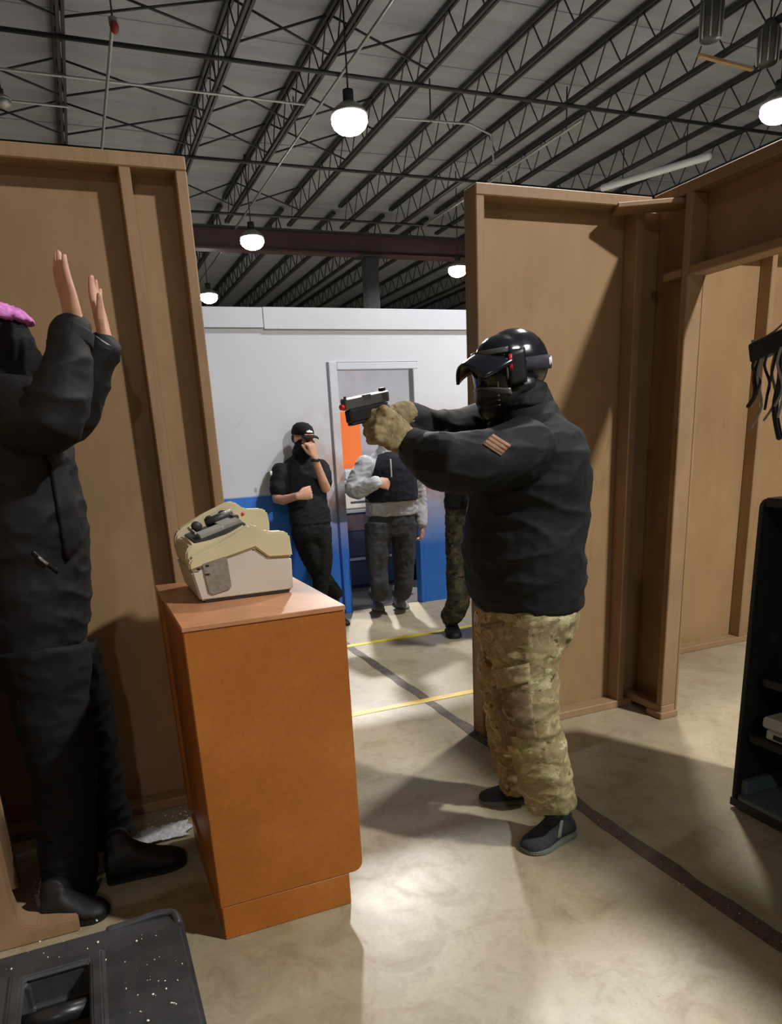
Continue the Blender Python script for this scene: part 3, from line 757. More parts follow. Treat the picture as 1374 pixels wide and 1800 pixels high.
for u in (SU0+.03, SU1-.04):
    for v in (SV0+.03, SV1-.02): cyl('caster', V(u, v-.008, .012), V(u, v+.008, .012), .012, 'pipe', sh, 12)
box('sticker', (SU0+.10, SV1-.0235, .66), (SU0+.13, SV1-.0215, .69), 'darkplastic', sh, 0)
dv = empty('white_device', (2.3, 1.65, .315), 'pale grey flat electronic device lying on the middle black shelf', 'device')
box('base', (2.20, 1.42, .318), (2.42, 1.775, .356), 'device', dv, .006); box('lid', (2.19, 1.41, .36), (2.43, 1.79, .405), 'device', dv, .01)
box('port', (2.197, 1.70, .328), (2.203, 1.74, .346), 'gunblack', dv, .001); box('port', (2.197, 1.62, .328), (2.203, 1.66, .346), 'gunblack', dv, .001)
for v in (1.45, 1.74): box('rubber_foot', (2.22, v-.01, .315), (2.40, v+.01, .319), 'darkplastic', dv, 0)
# --- cable rack standing on the shelf, its bar reaching into the picture
a0 = onu(1322, 622, 2.30); a1 = onu(1374, 598, 2.30)
ck = empty('cable_rack', (2.30, 1.5, 1.195), 'black cable holder bar at the right edge with grey and black leads hanging', 'cable rack')
dirb = (a0-a1).normalized(); tail = a1-dirb*.42
rotb = dirb.to_track_quat('Y', 'Z').to_matrix()
mid_ = (a0+tail)/2; L_ = (a0-tail).length
box('bar', mid_-V(.022, L_/2, .032), mid_+V(.022, L_/2, .032), 'gunblack', ck, .006, rotb)
box('post', (2.28, tail.y+.02, 1.195), (2.32, tail.y+.06, tail.z+.02), 'gunblack', ck, .004)
box('foot_plate', (2.22, tail.y-.06, 1.195), (2.40, tail.y+.14, 1.203), 'gunblack', ck, .003)
tube('top_wire', [a0+V(0, -.015, .04), a0-dirb*.06+V(0, 0, .038), a0-dirb*.11+V(0, 0, .05), a0-dirb*.2+V(0, 0, .10)], .0035, 'cable', ck, 6)
cyl('end_knob', a0+V(-.01, -.01, .03), a0+V(-.01, -.01, .045), .008, 'cable', ck, 8)
rr = random.Random(4)
for k in range(9):
    p = a0-dirb*(.03+.022*k)+V(rr.uniform(-.02, .01), 0, -.02); dz = rr.uniform(.10, .26)
    q = p+V(rr.uniform(-.02, .02), rr.uniform(-.03, .05), -dz)
    tube('cable_lead', [p, p+V(0, .012, -dz*.3), p+V(.01, rr.uniform(-.02, .04), -dz*.7), q], .005, 'cable' if k % 2 else 'cableb', ck, 6)
q = a0-dirb*.12
tube('cable_lead', [q+V(0, 0, -.02), q+V(0, -.01, -.12), q+V(0, .0, -.22), q+V(0, -.03, -.32)], .011, 'cableb', ck, 8)
q = a0-dirb*.05
tube('cable_lead', [q+V(0, 0, -.02), q+V(0, .03, -.08), q+V(0, .02, -.15), q+V(0, .045, -.19)], .009, 'cableb', ck, 8)

# ================================================================== INNER ROOM
cb = empty('cabinet', (2.7, 7.15, 0), 'dark cabinet in the room behind the doorway, left of the sweatshirt wearer', 'cabinet')
box('body', (2.28, 6.95, .04), (3.0, 7.5, .78), 'navybox', cb, .004); box('worktop', (2.26, 6.92, .78), (3.02, 7.52, .81), 'greyplastic', cb, .004)
box('drawer', (2.30, 6.935, .60), (2.98, 6.952, .76), 'brownbox', cb, .003); box('door', (2.30, 6.935, .34), (2.98, 6.952, .59), 'navybox', cb, .003)
box('rail', (2.28, 6.93, .30), (3.0, 6.952, .325), 'greyplastic', cb, .002); box('plinth', (2.32, 6.98, 0), (2.96, 7.46, .04), 'gunblack', cb, .002)
ob = box('orange_board', (2.44, 7.40, .81), (2.79, 7.425, 1.77), 'orange', None, .004); props(ob, 'bright orange board standing on the cabinet seen through the doorway', 'board')
cp = empty('desk_copier', (2.62, 7.2, .81), 'grey and white copier on the cabinet below the orange board', 'copier')
box('body', (2.42, 6.98, .815), (2.86, 7.36, .98), 'offwhite', cp, .012); box('tray', (2.46, 7.0, .98), (2.84, 7.34, 1.03), 'greyplastic', cp, .008)
box('lid', (2.42, 6.98, 1.06), (2.86, 7.37, 1.10), 'greyplastic', cp, .01); box('pillar', (2.5, 7.25, 1.03), (2.82, 7.36, 1.06), 'darkplastic', cp, .004)
box('scanner_top', (2.44, 7.0, 1.10), (2.84, 7.37, 1.20), 'grey1', cp, .015); box('slot', (2.48, 6.976, .87), (2.8, 6.982, .89), 'darkplastic', cp, 0)
ch = empty('dark_bin', (3.25, 7.2, 0), 'black bin in the dark behind the sweatshirt wearer', 'bin')
b = B(); b.loft([(V(3.25, 7.2, 0), V(.17, 0, 0), V(0, .17, 0)), (V(3.25, 7.2, .5), V(.21, 0, 0), V(0, .21, 0)), (V(3.25, 7.2, .52), V(.225, 0, 0), V(0, .225, 0)), (V(3.25, 7.2, .56), V(.225, 0, 0), V(0, .225, 0))], 20); link('tub', b.mesh('tub'), 'gunblack', ch, True)
b = B(); b.ell(V(3.25, 7.2, .56), V(.215, 0, 0), V(0, .215, 0), V(0, 0, .06)); link('lid', b.mesh('lid'), 'black', ch, True)

# ================================================================== DEBRIS ON THE FLOOR
b = B(); rr = random.Random(21)
for k in range(260):
    x = rr.uniform(-.4, .2); y = 2.57+.25*(x+.3)/.5+rr.gauss(0, .05)
    if y > 2.92: continue
    chip(b, V(x, y, .002), rr.choice([.002, .003, .004, .006]))
for k in range(120):
    y = rr.uniform(.9, 3.2); x = 1.66+rr.gauss(0, .03); s = rr.choice([.0015, .002, .003]); chip(b, V(x, y, .002), s)
for k in range(60):
    chip(b, V(rr.uniform(.1, 2.2), rr.uniform(.8, 3.2), .001), rr.choice([.001, .0015, .002]))
props(link('floor_debris', b.mesh('floor_debris'), 'chip'), 'scattered tiny white paint chips lying on the concrete floor', 'debris', kind='stuff')
def foil(name, x0, x1, y0, y1, seed, label):
    def fn(s, t):
        w_ = noise.noise(V(t*3+seed, seed, 0))*.35; h_ = noise.noise(V(s*4+seed, 9+seed, 0))*.5
        x = x0+(x1-x0)*(s+w_*(s-.5)*2*.6); y = y0+(y1-y0)*(t+h_*(t-.3))
        return V(x, y, .008+.006*noise.noise(V(x*60+seed, y*60, 0))+.004*noise.noise(V(x*150, y*150+seed, 3)))
    props(sheet(name, fn, 40, 26, .002, 'sparkle'), label, 'plastic wrap')
foil('plastic_wrap', -.02, .185, 2.66, 2.78, 1.0, 'crumpled shiny plastic wrap on the floor behind the far boot')
foil('plastic_wrap', -.30, -.14, 2.54, 2.66, 5.0, 'crumpled shiny plastic wrap on the floor between the dark boots')
# ================================================================== PEOPLE
def unit(v): return Vector(v).normalized()
def hand(b, w, d, n, t, curl=(.35, .35, .25), thumb=(.55, .75, .25), k=1.0, grow=0.0, spread=.06, rs=1.0):
    """w wrist, d finger direction, n the way the palm faces, t towards the thumb"""
    w = Vector(w); d = unit(d); n = unit(Vector(n)-d*Vector(n).dot(d)); t = unit(Vector(t)-d*Vector(t).dot(d)-n*Vector(t).dot(n))
    P = .092*k
    g = grow
    b.loft([(w-d*.02*k, t*(.026*k+g), n*(.019*k+g)), (w, t*(.028*k+g), n*(.018*k+g)), (w+d*P*.35, t*(.036*k+g), n*(.0165*k+g)), (w+d*P*.75, t*(.041*k+g), n*(.0145*k+g)), (w+d*P, t*(.040*k+g), n*(.012*k+g)), (w+d*(P+.006), t*.03*k, n*.008*k)], 16)
    for i, (o, L) in enumerate(((.030, .074), (.0105, .082), (-.0095, .077), (-.029, .061))):
        p = w+d*P*.93+t*o*k
        dd = unit(d+t*(o*spread/.03))
        ax = dd.cross(n); pts = [p]; ang = 0
        c = curl[i] if hasattr(curl[0], '__len__') else curl
        for seg, a in zip((.46, .30, .24), c):
            ang += a; q = dd*math.cos(ang)+n*math.sin(ang); pts.append(pts[-1]+q*L*k*seg)
        b.limb(pts, [(.0092*k+g)*rs, (.0088*k+g)*rs, (.008*k+g)*rs, (.0068*k+g)*rs], 10)
    a_, b_, c_ = thumb
    p0 = w+d*.022*k+t*.024*k; d1 = unit(d*a_+t*b_+n*c_); d2 = unit(d*(a_+.55)+t*b_*.35+n*c_)
    b.limb([p0, p0+d1*.036*k, p0+d1*.036*k+d2*.034*k, p0+d1*.036*k+d2*.060*k], [.0135*k+g, .0115*k+g, .0098*k+g, .008*k+g], 10)
def head(b, c, hf, hu, k=1.0):
    hf = unit(hf); hu = unit(Vector(hu)-hf*Vector(hu).dot(hf)); hs = hu.cross(hf); c = Vector(c)
    e = lambda o, r: b.ell(c+hs*o[0]*k+hf*o[1]*k+hu*o[2]*k, hs*r[0]*k, hf*r[1]*k, hu*r[2]*k, 18, 10)
    e((0, -.012, .02), (.075, .094, .092)); e((0, .02, -.035), (.060, .068, .078)); e((0, .048, -.088), (.034, .035, .022))
    b.limb([c+hf*.092*k+hu*.018*k, c+hf*.108*k-hu*.022*k], [.007*k, .014*k], 10)      # nose
    e((0, .083, .036), (.05, .012, .01)); e((0, .086, -.056), (.022, .010, .0055)); e((0, .084, -.068), (.019, .010, .006))   # brow, lips
    for s in (-1, 1):
        e((s*.075, -.005, -.005), (.009, .018, .030)); e((s*.040, .072, -.022), (.022, .018, .020)); e((s*.031, .083, .012), (.013, .008, .008))
    b.limb([c-hf*.015*k-hu*.06*k, c-hf*.03*k-hu*.15*k], [.055*k, .058*k], 14)
def build_body(root, P, mat, voxel=.006):
    b = B(); f = unit(P['f']); s = ZUP.cross(f)
    rs = [(Vector(c), s*w*.78, f*d*.76) for c, w, d in P['torso']]
    b.loft(rs, 20)
    hc, hf, hu = P['head']; head(b, hc, hf, hu, P.get('hk', 1.0))
    b.limb([rs[-1][0]-ZUP*.05, Vector(hc)-ZUP*.09-unit(hf)*.02], [.06, .056], 14)
    for pts, r in P['arms']:
        q, rr_ = smoothpts(pts, [.052, .042, .029], 3); b.limb(q, rr_, 14)
    for pts in P['legs']:
        q, rr_ = smoothpts(pts, [.072, .048, .034], 3); b.limb(q, rr_, 14)
    for hl, to in P['feet']:
        hl = Vector(hl); to = Vector(to); d = unit(to-hl)
        b.limb([hl+d*.05+ZUP*.045, hl+(to-hl)*.55+ZUP*.034, to-d*.06+ZUP*.026], [.024, .018, .012], 12)
    for kw in P.get('hands', ()): hand(b, **kw)
    return remesh(b, 'body', mat, root, voxel, 3, .45)
def top_garment(root, P, name, mat, voxel=.008, disp=None, sleeves=True, collar=True, it=6):
    b = B(); f = unit(P['f']); s = ZUP.cross(f)
    rings = [(Vector(c), s*w, f*d) for c, w, d in P['torso']]
    lo = rings[0]; b.loft([(lo[0], lo[1]*.97, lo[2]*.97)]+rings, 28)
    if sleeves:
        for pts, r in P['arms']:
            q, rr_ = smoothpts(pts, r, 4); b.limb(q, rr_, 18)
    return remesh(b, name, mat, root, voxel, it, .5, disp)
def trousers(root, P, mat, voxel=.008, disp=None, name='trousers'):
    b = B(); f = unit(P['f']); s = ZUP.cross(f)
    b.loft([(Vector(c), s*w, f*d) for c, w, d in P['hips']], 24)
    for pts, r in P['legs_r']:
        q, rr_ = smoothpts(pts, r, 4); b.limb(q, rr_, 20, rounded=False)
    return remesh(b, name, mat, root, voxel, 5, .5, disp)
def shoe(root, heel, toe, ankle, wid=.045, high=.10, mat='shoe', solemat='shoesole', name='shoe', voxel=.005, solez=.020):
    heel = Vector(heel); toe = Vector(toe); heel.z = 0; toe.z = 0; d = unit(toe-heel); s = ZUP.cross(d); L = (toe-heel).length
    b = B(); prof = ((.0, .70, .55), (.05, .86, .80), (.2, .88, .92), (.35, .90, .95), (.5, .98, .72), (.68, 1.08, .52), (.84, 1.0, .42), (.95, .72, .34), (1.0, .40, .24))
    b.loft([(heel+d*L*t+ZUP*(solez*.1+high*h*.5), s*wid*w, ZUP*high*h*.5) for t, w, h in prof], 20)
    a = Vector(ankle); b.limb([heel+d*L*.2+ZUP*high*.5, heel+d*L*.2+ZUP*high*.9, a], [wid*.85, wid*.80, wid*.80], 14, rounded=False)
    up_ = remesh(b, name, mat, root, voxel, 4, .5)
    wl_ = [heel+d*L*t+s*wid*w*1.06 for t, w, h in prof]; wr_ = [heel+d*L*t-s*wid*w*1.06 for t, w, h in reversed(prof)]
    prism('sole', [p+ZUP*.0005 for p in wl_+wr_], (0, 0, solez), solemat, up_, .004)
    return up_

# ------------------------------------------------------------------ 1. the armed trainee in camouflage trousers
of = empty('person', onz(940, 1450), 'person in black jacket, helmet mask and camouflage trousers aiming a pistol', 'person')
F_ = V(-1, -.02, 0)
def T(px, py, Y, w, d): return (at(px, py, Y), w, d)
P1 = dict(f=F_, torso=[T(927, 1062, 2.45, .205, .180), T(922, 1020, 2.45, .215, .196), T(919, 965, 2.45, .222, .206), T(925, 905, 2.46, .222, .198), T(930, 850, 2.46, .222, .186), T(932, 800, 2.46, .225, .165), T(932, 762, 2.46, .20, .135), T(925, 735, 2.46, .13, .105), T(918, 712, 2.46, .092, .095), T(913, 695, 2.46, .082, .086)],
    head=(at(896, 655, 2.45), V(-1, -.12, -.10), V(-.08, 0, 1)))
Lw, Rw = at(690, 772, 2.17), at(704, 742, 2.30)
P1['arms'] = [([at(922, 790, 2.27), at(792, 815, 2.13), Lw+V(.005, 0, 0)], [.098, .084, .052]), ([at(842, 760, 2.62), at(768, 762, 2.50), Rw+V(.01, 0, 0)], [.092, .068, .050])]
La, Ra = at(968, 1408, 2.36), at(915, 1378, 2.62)
P1['legs'] = [[at(935, 1085, 2.37), at(934, 1245, 2.34), La], [at(910, 1085, 2.54), at(888, 1240, 2.60), Ra]]
hL, tL = onz(1000, 1462), onz(922, 1500); hR, tR = onz(938, 1405), onz(842, 1408)
P1['feet'] = [(hL, tL), (hR, tR)]
# pistol axis
mz, rr0 = at(604, 716, 2.17), at(676, 700, 2.30)
GD = (rr0-mz).normalized()                     # towards the shooter
GU = unit(ZUP-GD*GD.z); GS = GU.cross(GD)      # GS: side of the gun
if GS.dot(-HF) < 0: GS = -GS                   # GS points to the camera side
grip0 = rr0-GU*.022-GD*.012                    # top of the grip
GA = unit(-GU+GD*.28)                          # down the grip
gmid = grip0+GA*.058-GD*.024
Rh = dict(w=gmid+GD*.072+GU*.012-GS*.012, d=unit(-GD*.95-GU*.10+GS*-.22), n=unit(GS*1.0), t=GU, curl=((.9, .9, .5), (1.0, 1.1, .6), (1.0, 1.1, .6), (1.0, 1.1, .6)), thumb=(.8, .45, .35), spread=.0, k=1.1)
Lh = dict(w=gmid+GD*.058-GU*.055+GS*.028, d=unit(-GD*.80+GU*.42+GS*.16), n=unit(-GS), t=unit(GU*.9+GD*.4), curl=((.55, 1.05, .6), (.6, 1.1, .6), (.65, 1.1, .6), (.7, 1.1, .6)), thumb=(.9, .3, .1), spread=.0, k=1.18)
P1['hands'] = [dict(Rh), dict(Lh)]
P1['arms'][1] = (P1['arms'][1][0][:2]+[Rh['w']+GD*.03], P1['arms'][1][1]); P1['arms'][0] = (P1['arms'][0][0][:2]+[Lh['w']+GD*.028-GU*.012], P1['arms'][0][1])
build_body(of, P1, 'skin', .006)
d1_ = folds(.013, (3.2, 3.2, 8.5), 2.0); d2_ = folds(.003, (9, 9, 20), 5.0)
jk = top_garment(of, P1, 'jacket', 'jacket', .0075, lambda p: d1_(p)+d2_(p), it=5)
# collar, flag patch, hem band
f1 = unit(F_); s1 = ZUP.cross(f1)
b = B(); c0, c1 = at(917, 716, 2.46), at(912, 676, 2.46)
b.loft([(c0, s1*.105, f1*.110), ((c0+c1)/2, s1*.092, f1*.098), (c1, s1*.084, f1*.092), (c1+ZUP*.004, s1*.07, f1*.078)], 24); remesh(b, 'collar', 'jacket', of, .006, 4, .5, folds(.005, (20, 20, 24), 9))
from mathutils.bvhtree import BVHTree
def on_surface(obj, corners, nu, nv, off, name, mat, parent, thick=.003):
    """cloth patch laid on a garment's surface: corners are where its corners sit"""
    me = obj.data; t = BVHTree.FromPolygons([v.co for v in me.vertices], [p.vertices[:] for p in me.polygons])
    def fn(s, u):
        a = Vector(corners[0]).lerp(Vector(corners[1]), s); b = Vector(corners[3]).lerp(Vector(corners[2]), s); q = a.lerp(b, u)
        d = ray(q.x, q.y).normalized(); h = t.ray_cast(CAM, d)
        if h[0] is None: return t.find_nearest(CAM+d*2.45)[0]-d*off*.3
        return h[0]-d*off
    return sheet(name, fn, nu, nv, thick, mat, parent)
fpatch = on_surface(jk, ((866, 763), (898, 783), (880, 801), (848, 780)), 8, 6, .004, 'flag_patch', 'patch', jk)
for k in range(3):
    a, b = .12+k*.3, .24+k*.3
    L1 = (Vector((866, 763)).lerp(Vector((848, 780)), a), Vector((898, 783)).lerp(Vector((880, 801)), a), Vector((898, 783)).lerp(Vector((880, 801)), b), Vector((866, 763)).lerp(Vector((848, 780)), b))
    on_surface(jk, L1, 8, 1, .0065, 'patch_stripe', 'patchdark', fpatch, .001)
# far shoulder radio bulge under the jacket shoulder
P1['hips'] = [T(925, 1030, 2.45, .17, .155), T(925, 1065, 2.45, .195, .172), T(926, 1100, 2.45, .19, .165), T(927, 1125, 2.45, .165, .13)]
P1['legs_r'] = [([at(938, 1075, 2.39), at(922, 1185, 2.36), at(932, 1262, 2.33), at(951, 1335, 2.33), at(966, 1405, 2.34), at(969, 1420, 2.34)], [.145, .112, .102, .097, .088, .086]),
                ([at(900, 1080, 2.53), at(892, 1185, 2.57), at(893, 1260, 2.61), at(905, 1335, 2.64), at(915, 1385, 2.64)], [.135, .105, .092, .085, .08])]
e1_ = folds(.012, (5, 5, 9), 4.0); e2_ = folds(.005, (11, 11, 17), 8.0)
tz = trousers(of, P1, 'camo', .0075, lambda p: e1_(p)+e2_(p))
# cargo pocket with flap on the near thigh
ck_ = on_surface(tz, ((868, 1206), (926, 1192), (944, 1296), (888, 1312)), 10, 12, .010, 'cargo_pocket', 'camopocket', of, .016)
on_surface(tz, ((862, 1180), (930, 1166), (932, 1198), (866, 1214)), 8, 5, .020, 'pocket_flap', 'camo', ck_, .008)
on_surface(tz, ((845, 1098), (884, 1092), (884, 1100), (846, 1108)), 6, 2, .006, 'pocket_welt', 'camopocket', of, .006)
sho = shoe(of, hL, tL, La+V(0, 0, -.03), .052, .105, 'shoe', 'shoesole')
on_surface(sho, ((984, 1442), (990, 1442), (985, 1474), (979, 1474)), 2, 6, .003, 'side_stripe', 'shoesole', sho, .002); shoe(of, hR, tR, Ra+V(0, 0, -.03), .05, .10, 'shoe', 'shoesole')
# gloves
for kw in (Rh, Lh):
    b = B(); q = dict(kw); q['grow'] = .007; hand(b, **q)
    b.limb([kw['w']-unit(kw['d'])*.035, kw['w']+unit(kw['d'])*.01], [.046, .044], 14)
    remesh(b, 'glove', 'glove', of, .0042, 3, .45, folds(.003, (40, 40, 40), 3))
# helmet and mask
hc, hf_, hu_ = P1['head']; hf_ = unit(hf_); hu_ = unit(hu_-hf_*hu_.dot(hf_)); hs_ = hu_.cross(hf_)
def H(a, f, u): return hc+hs_*a+hf_*f+hu_*u
b = B()
for k in range(1): b.ell(H(0, -.018, .022), hs_*.098, hf_*.118, hu_*.108, 28, 14)
b.ell(H(0, .03, .045), hs_*.086, hf_*.085, hu_*.072, 24, 12)
hm = remesh(b, 'helmet', 'gloss', of, .005, 8, .5) if True else link('helmet', b.mesh('helmet'), 'gloss', of, True)
def crown_band(f0, f1, mat, nm_): pass
def peak(s, t):
    a = (s-.5)*2
    half = .096*(1-.30*t**3)
    return H(a*half, .055+(.128*t)*(1-.20*a*a), .086-.036*t-.060*a*a*(1-.15*t)-.012*t*t)
sheet('peak', peak, 20, 12, .009, 'gloss', hm)
b = B(); b.loft([(H(0, -.03, -.005), hs_*.101, hf_*.113), (H(0, -.03, .035), hs_*.101, hf_*.113)], 32); 
link('strap_band', b.mesh('strap_band'), 'strap', hm, True)
# strap logo marks on the camera side
cs_ = 1 if hs_.dot(-HF) > 0 else -1
for i, (a0_, a1_, z0_) in enumerate(((.50, .60, .0), (.62, .70, .004), (.73, .80, -.002), (.83, .93, .004), (.98, 1.06, .0))):
    def lg(s, t, a0_=a0_, a1_=a1_, z0_=z0_):
        a = math.pi/2+a0_+(a1_-a0_)*s
        return H(cs_*math.sin(a)*.1025, -.03+math.cos(a)*.1145, .004+z0_+.022*t)
    sheet('logo_mark', lg, 3, 2, .0012, 'markwhite', hm)
# mask
b = B()
b.ell(H(0, .045, -.060), hs_*.082, hf_*.085, hu_*.072, 22, 12)
b.ell(H(0, .070, -.095), hs_*.052, hf_*.058, hu_*.045, 18, 10)
b.ell(H(0, .0, -.045), hs_*.098, hf_*.075, hu_*.055, 22, 10)
mk = remesh(b, 'face_mask', 'mask', of, .005, 4, .5)
def lensf(s, t):
    a = (s-.5)*2.1
    return H(math.sin(a)*.092, .016+math.cos(a)*.100+.008*math.sin(math.pi*t), -.035+.10*t-.018*abs(a)*(1-t))
sheet('goggle_lens', lensf, 20, 8, .004, 'lens', mk)
def gfr(t0, t1, off):
    def fn(s, t):
        p = lensf(s, t0+(t1-t0)*t); c = H(0, .016, p.dot(hu_)-hc.dot(hu_)); return p+(p-c).normalized()*off
    return fn
sheet('goggle_frame', gfr(-.10, .07, .005), 20, 3, .007, 'frameg', mk); sheet('goggle_frame', gfr(.93, 1.06, .005), 20, 3, .007, 'frameg', mk)
for sgn in (-1, 1):
    def sidep(s, t, sgn=sgn):
        a = sgn*(.98+.52*s); return H(math.sin(a)*.101, .012+math.cos(a)*.104, -.042+.10*t+.006*s)
    sp_ = sheet('side_plate', sidep, 5, 6, .008, 'mask', mk)
def redm(s, t):
    a = cs_*(.99+.09*s); return H(math.sin(a)*.107, .012+math.cos(a)*.110, .004+.046*t)
sheet('red_mark', redm, 3, 3, .002, 'markred', mk)
def whm(s, t):
    a = cs_*(.90+.05*s); return H(math.sin(a)*.107, .012+math.cos(a)*.110, -.02+.06*t)
sheet('white_edge', whm, 2, 4, .002, 'frameg', mk)
for i in range(3):
    z_ = -.066-.014*i
    def sl(s, t, z_=z_, i=i):
        a = cs_*(.35+.5*s); r = .092-.006*i; return H(math.sin(a)*r, .040+math.cos(a)*(r+.004), z_+.005*t)
    sheet('vent_slot', sl, 6, 1, .003, 'gunblack', mk)
sheet('white_glint_strip', lambda s, t: H(cs_*(.058+.003*s), .100-.004*s, -.045+.035*t), 1, 3, .003, 'frameg', mk)

# ------------------------------------------------------------------ pistol in the gloved hands
pg = empty('pistol', rr0, 'grey and black training pistol with red muzzle plug in gloved hands', 'pistol')
rotg = Matrix((GD, GS, GU)).transposed()
def gbox(name, a, b, mat, parent=pg, bev=.0015):
    """a,b in gun axes: x from muzzle to rear, y side, z up from bore line"""
    a = Vector(a); b = Vector(b); c = (a+b)/2; d = (b-a)/2
    wc = mz+GD*c.x+GS*c.y+GU*c.z
    return box(name, wc-d, wc+d, mat, parent, bev, rotg)
GL = (rr0-mz).length+.008
gbox('slide', (.0, -.014, -.010), (GL, .014, .022), 'gunmetal', bev=.004)
gbox('barrel', (-.006, -.006, -.004), (.01, .006, .008), 'gunblack')
cyl('muzzle_plug', mz-GD*.012+GU*.001, mz-GD*.001+GU*.001, .0075, 'redtip', pg, 12)
gbox('frame', (.010, -.013, -.046), (GL-.004, .013, -.011), 'gunblack', bev=.004)
gbox('light_rail', (.014, -.011, -.054), (.07, .011, -.046), 'gunblack', bev=.003)
gbox('front_sight', (.006, -.0015, .022), (.014, .0015, .028), 'gunblack', bev=.0005)
gbox('rear_sight', (GL-.022, -.009, .022), (GL-.008, .009, .031), 'gunblack', bev=.001)
gbox('hammer', (GL, -.004, .002), (GL+.010, .004, .016), 'gunblack')
for k in range(5): gbox('slide_serration', (GL-.034+k*.005, -.0147, -.004), (GL-.032+k*.005, .0147, .016), 'gunblack', bev=0)
gbox('ejection_port', (.070, -.0005, .006), (.105, .0146, .0225), 'darkplastic', bev=.001)
b = B(); b.limb([grip0+GU*.006, grip0+GA*.05, grip0+GA*.105], [.019, .0195, .020], 14, up=GS, flat=1.0, rounded=False); link('grip', b.mesh('grip'), 'gunblack', pg, True)
tg = [mz+GD*(GL*.50)-GU*.046, mz+GD*(GL*.48)-GU*.068, mz+GD*(GL*.56)-GU*.078, mz+GD*(GL*.70)-GU*.076, mz+GD*(GL*.80)-GU*.046]
tube('trigger_guard', tg, .0035, 'gunblack', pg, 8); tube('trigger', [mz+GD*(GL*.68)-GU*.034, mz+GD*(GL*.665)-GU*.046, mz+GD*(GL*.65)-GU*.054], .003, 'gunblack', pg, 6)
# ------------------------------------------------------------------ 2. the person with raised hands
vi = empty('person', onz(170, 1560), 'person in black parka and pink headwear raising both hands beside the counter', 'person')
VFc = unit(V(1, .05, 0))
P2 = dict(f=VFc, torso=[T(62, 1128, 2.36, .21, .165), T(60, 1080, 2.36, .215, .178), T(56, 1010, 2.36, .215, .180), T(50, 940, 2.36, .215, .184), T(42, 870, 2.36, .22, .175), T(34, 800, 2.36, .225, .158), T(24, 740, 2.36, .225, .14), T(16, 700, 2.36, .20, .12), T(10, 672, 2.36, .12, .095), T(6, 650, 2.36, .085, .088)],
    head=(at(-6, 608, 2.36), V(1, .1, -.05), V(0, 0, 1)), hk=.92)
wR, wL = at(134, 572, 2.18), at(186, 600, 2.50)
P2['arms'] = [([at(38, 725, 2.20), at(98, 738, 2.10), wR+V(-.016, 0, -.015)], [.105, .080, .054]), ([at(55, 715, 2.52), at(118, 738, 2.50), wL+V(-.010, 0, -.025)], [.10, .080, .054])]
aN, aF = at(128, 1545, 2.20), at(205, 1470, 2.40)
P2['legs'] = [[at(62, 1140, 2.27), at(112, 1340, 2.22), aN], [at(95, 1140, 2.46), at(165, 1320, 2.45), aF]]
hN, tN = onz(80, 1618), onz(192, 1606); hF2, tF2 = onz(188, 1548), onz(328, 1512)
P2['feet'] = [(hN, tN), (hF2, tF2)]
P2['hands'] = [dict(w=wR, d=unit(at(96, 440, 2.20)-wR), n=unit(V(.9, .35, .0)), t=unit(V(-.3, 1, 0)), curl=((.05, .12, .1), (.0, .1, .1), (-.05, .1, .1), (-.05, .12, .1)), thumb=(.6, .6, .2), spread=.10, k=1.14),
               dict(w=wL, d=unit(at(152, 452, 2.52)-wL), n=unit(V(.9, -.35, .1)), t=unit(V(-.3, -1, 0)), curl=((.05, .12, .1), (.0, .1, .1), (.0, .1, .1), (.0, .12, .1)), thumb=(.6, .5, .3), spread=.10, k=1.12)]
build_body(vi, P2, 'skin2', .0055)
v1 = folds(.013, (4, 4, 7), 12.0); v2 = folds(.003, (10, 10, 14), 15.0)
vj = top_garment(vi, P2, 'parka', 'vjacket', .008, lambda p: v1(p)+v2(p), it=5)
s2 = ZUP.cross(VFc)
for w_, a_ in ((wR, P2['arms'][0][0][1]), (wL, P2['arms'][1][0][1])):
    d_ = unit(w_-a_); b = B(); e_ = w_+V(-.010, 0, -.018)
    b.limb([e_-d_*.03, e_+d_*.012], [.058, .054], 16, rounded=False); remesh(b, 'cuff', 'vjacket', vi, .005, 2, .5)
b = B(); e_ = wL+V(-.008, 0, -.018); d_ = unit(wL-P2['arms'][1][0][1]); b.limb([e_+d_*.010, e_+d_*.020], [.046, .046], 16, rounded=False); link('pale_cuff_lining', b.mesh('pale_cuff_lining'), 'hood', vi, True)
# front flap with a seam and zip pull
on_surface(vj, ((84, 802), (110, 796), (143, 952), (116, 986)), 8, 14, .008, 'storm_flap', 'vjacket', vj, .016)
on_surface(vj, ((68, 977), (85, 990), (82, 994), (66, 981)), 4, 2, .008, 'zip_pull', 'pipe', vj, .004); on_surface(vj, ((58, 966), (104, 1002), (102, 1008), (56, 972)), 8, 2, .004, 'zip_tape', 'gunblack', vj, .004)
P2['hips'] = [T(62, 1090, 2.36, .185, .15), T(64, 1130, 2.36, .20, .160), T(68, 1165, 2.36, .195, .155), T(72, 1195, 2.36, .17, .12)]
P2['legs_r'] = [([at(72, 1140, 2.27), at(92, 1250, 2.24), at(112, 1350, 2.22), at(118, 1450, 2.20), at(122, 1540, 2.18), at(122, 1572, 2.18)], [.150, .122, .104, .094, .090, .092]),
                ([at(105, 1140, 2.46), at(140, 1240, 2.46), at(163, 1330, 2.45), at(183, 1420, 2.43), at(206, 1480, 2.41)], [.135, .112, .096, .085, .078])]
t1_ = folds(.010, (7, 7, 11), 22.0)
trousers(vi, P2, 'vtrouser', .008, t1_)
shoe(vi, hN, tN, aN, .052, .12, 'boot', 'bootsole', 'boot'); shoe(vi, hF2, tF2, aF, .055, .15, 'boot', 'bootsole', 'boot')
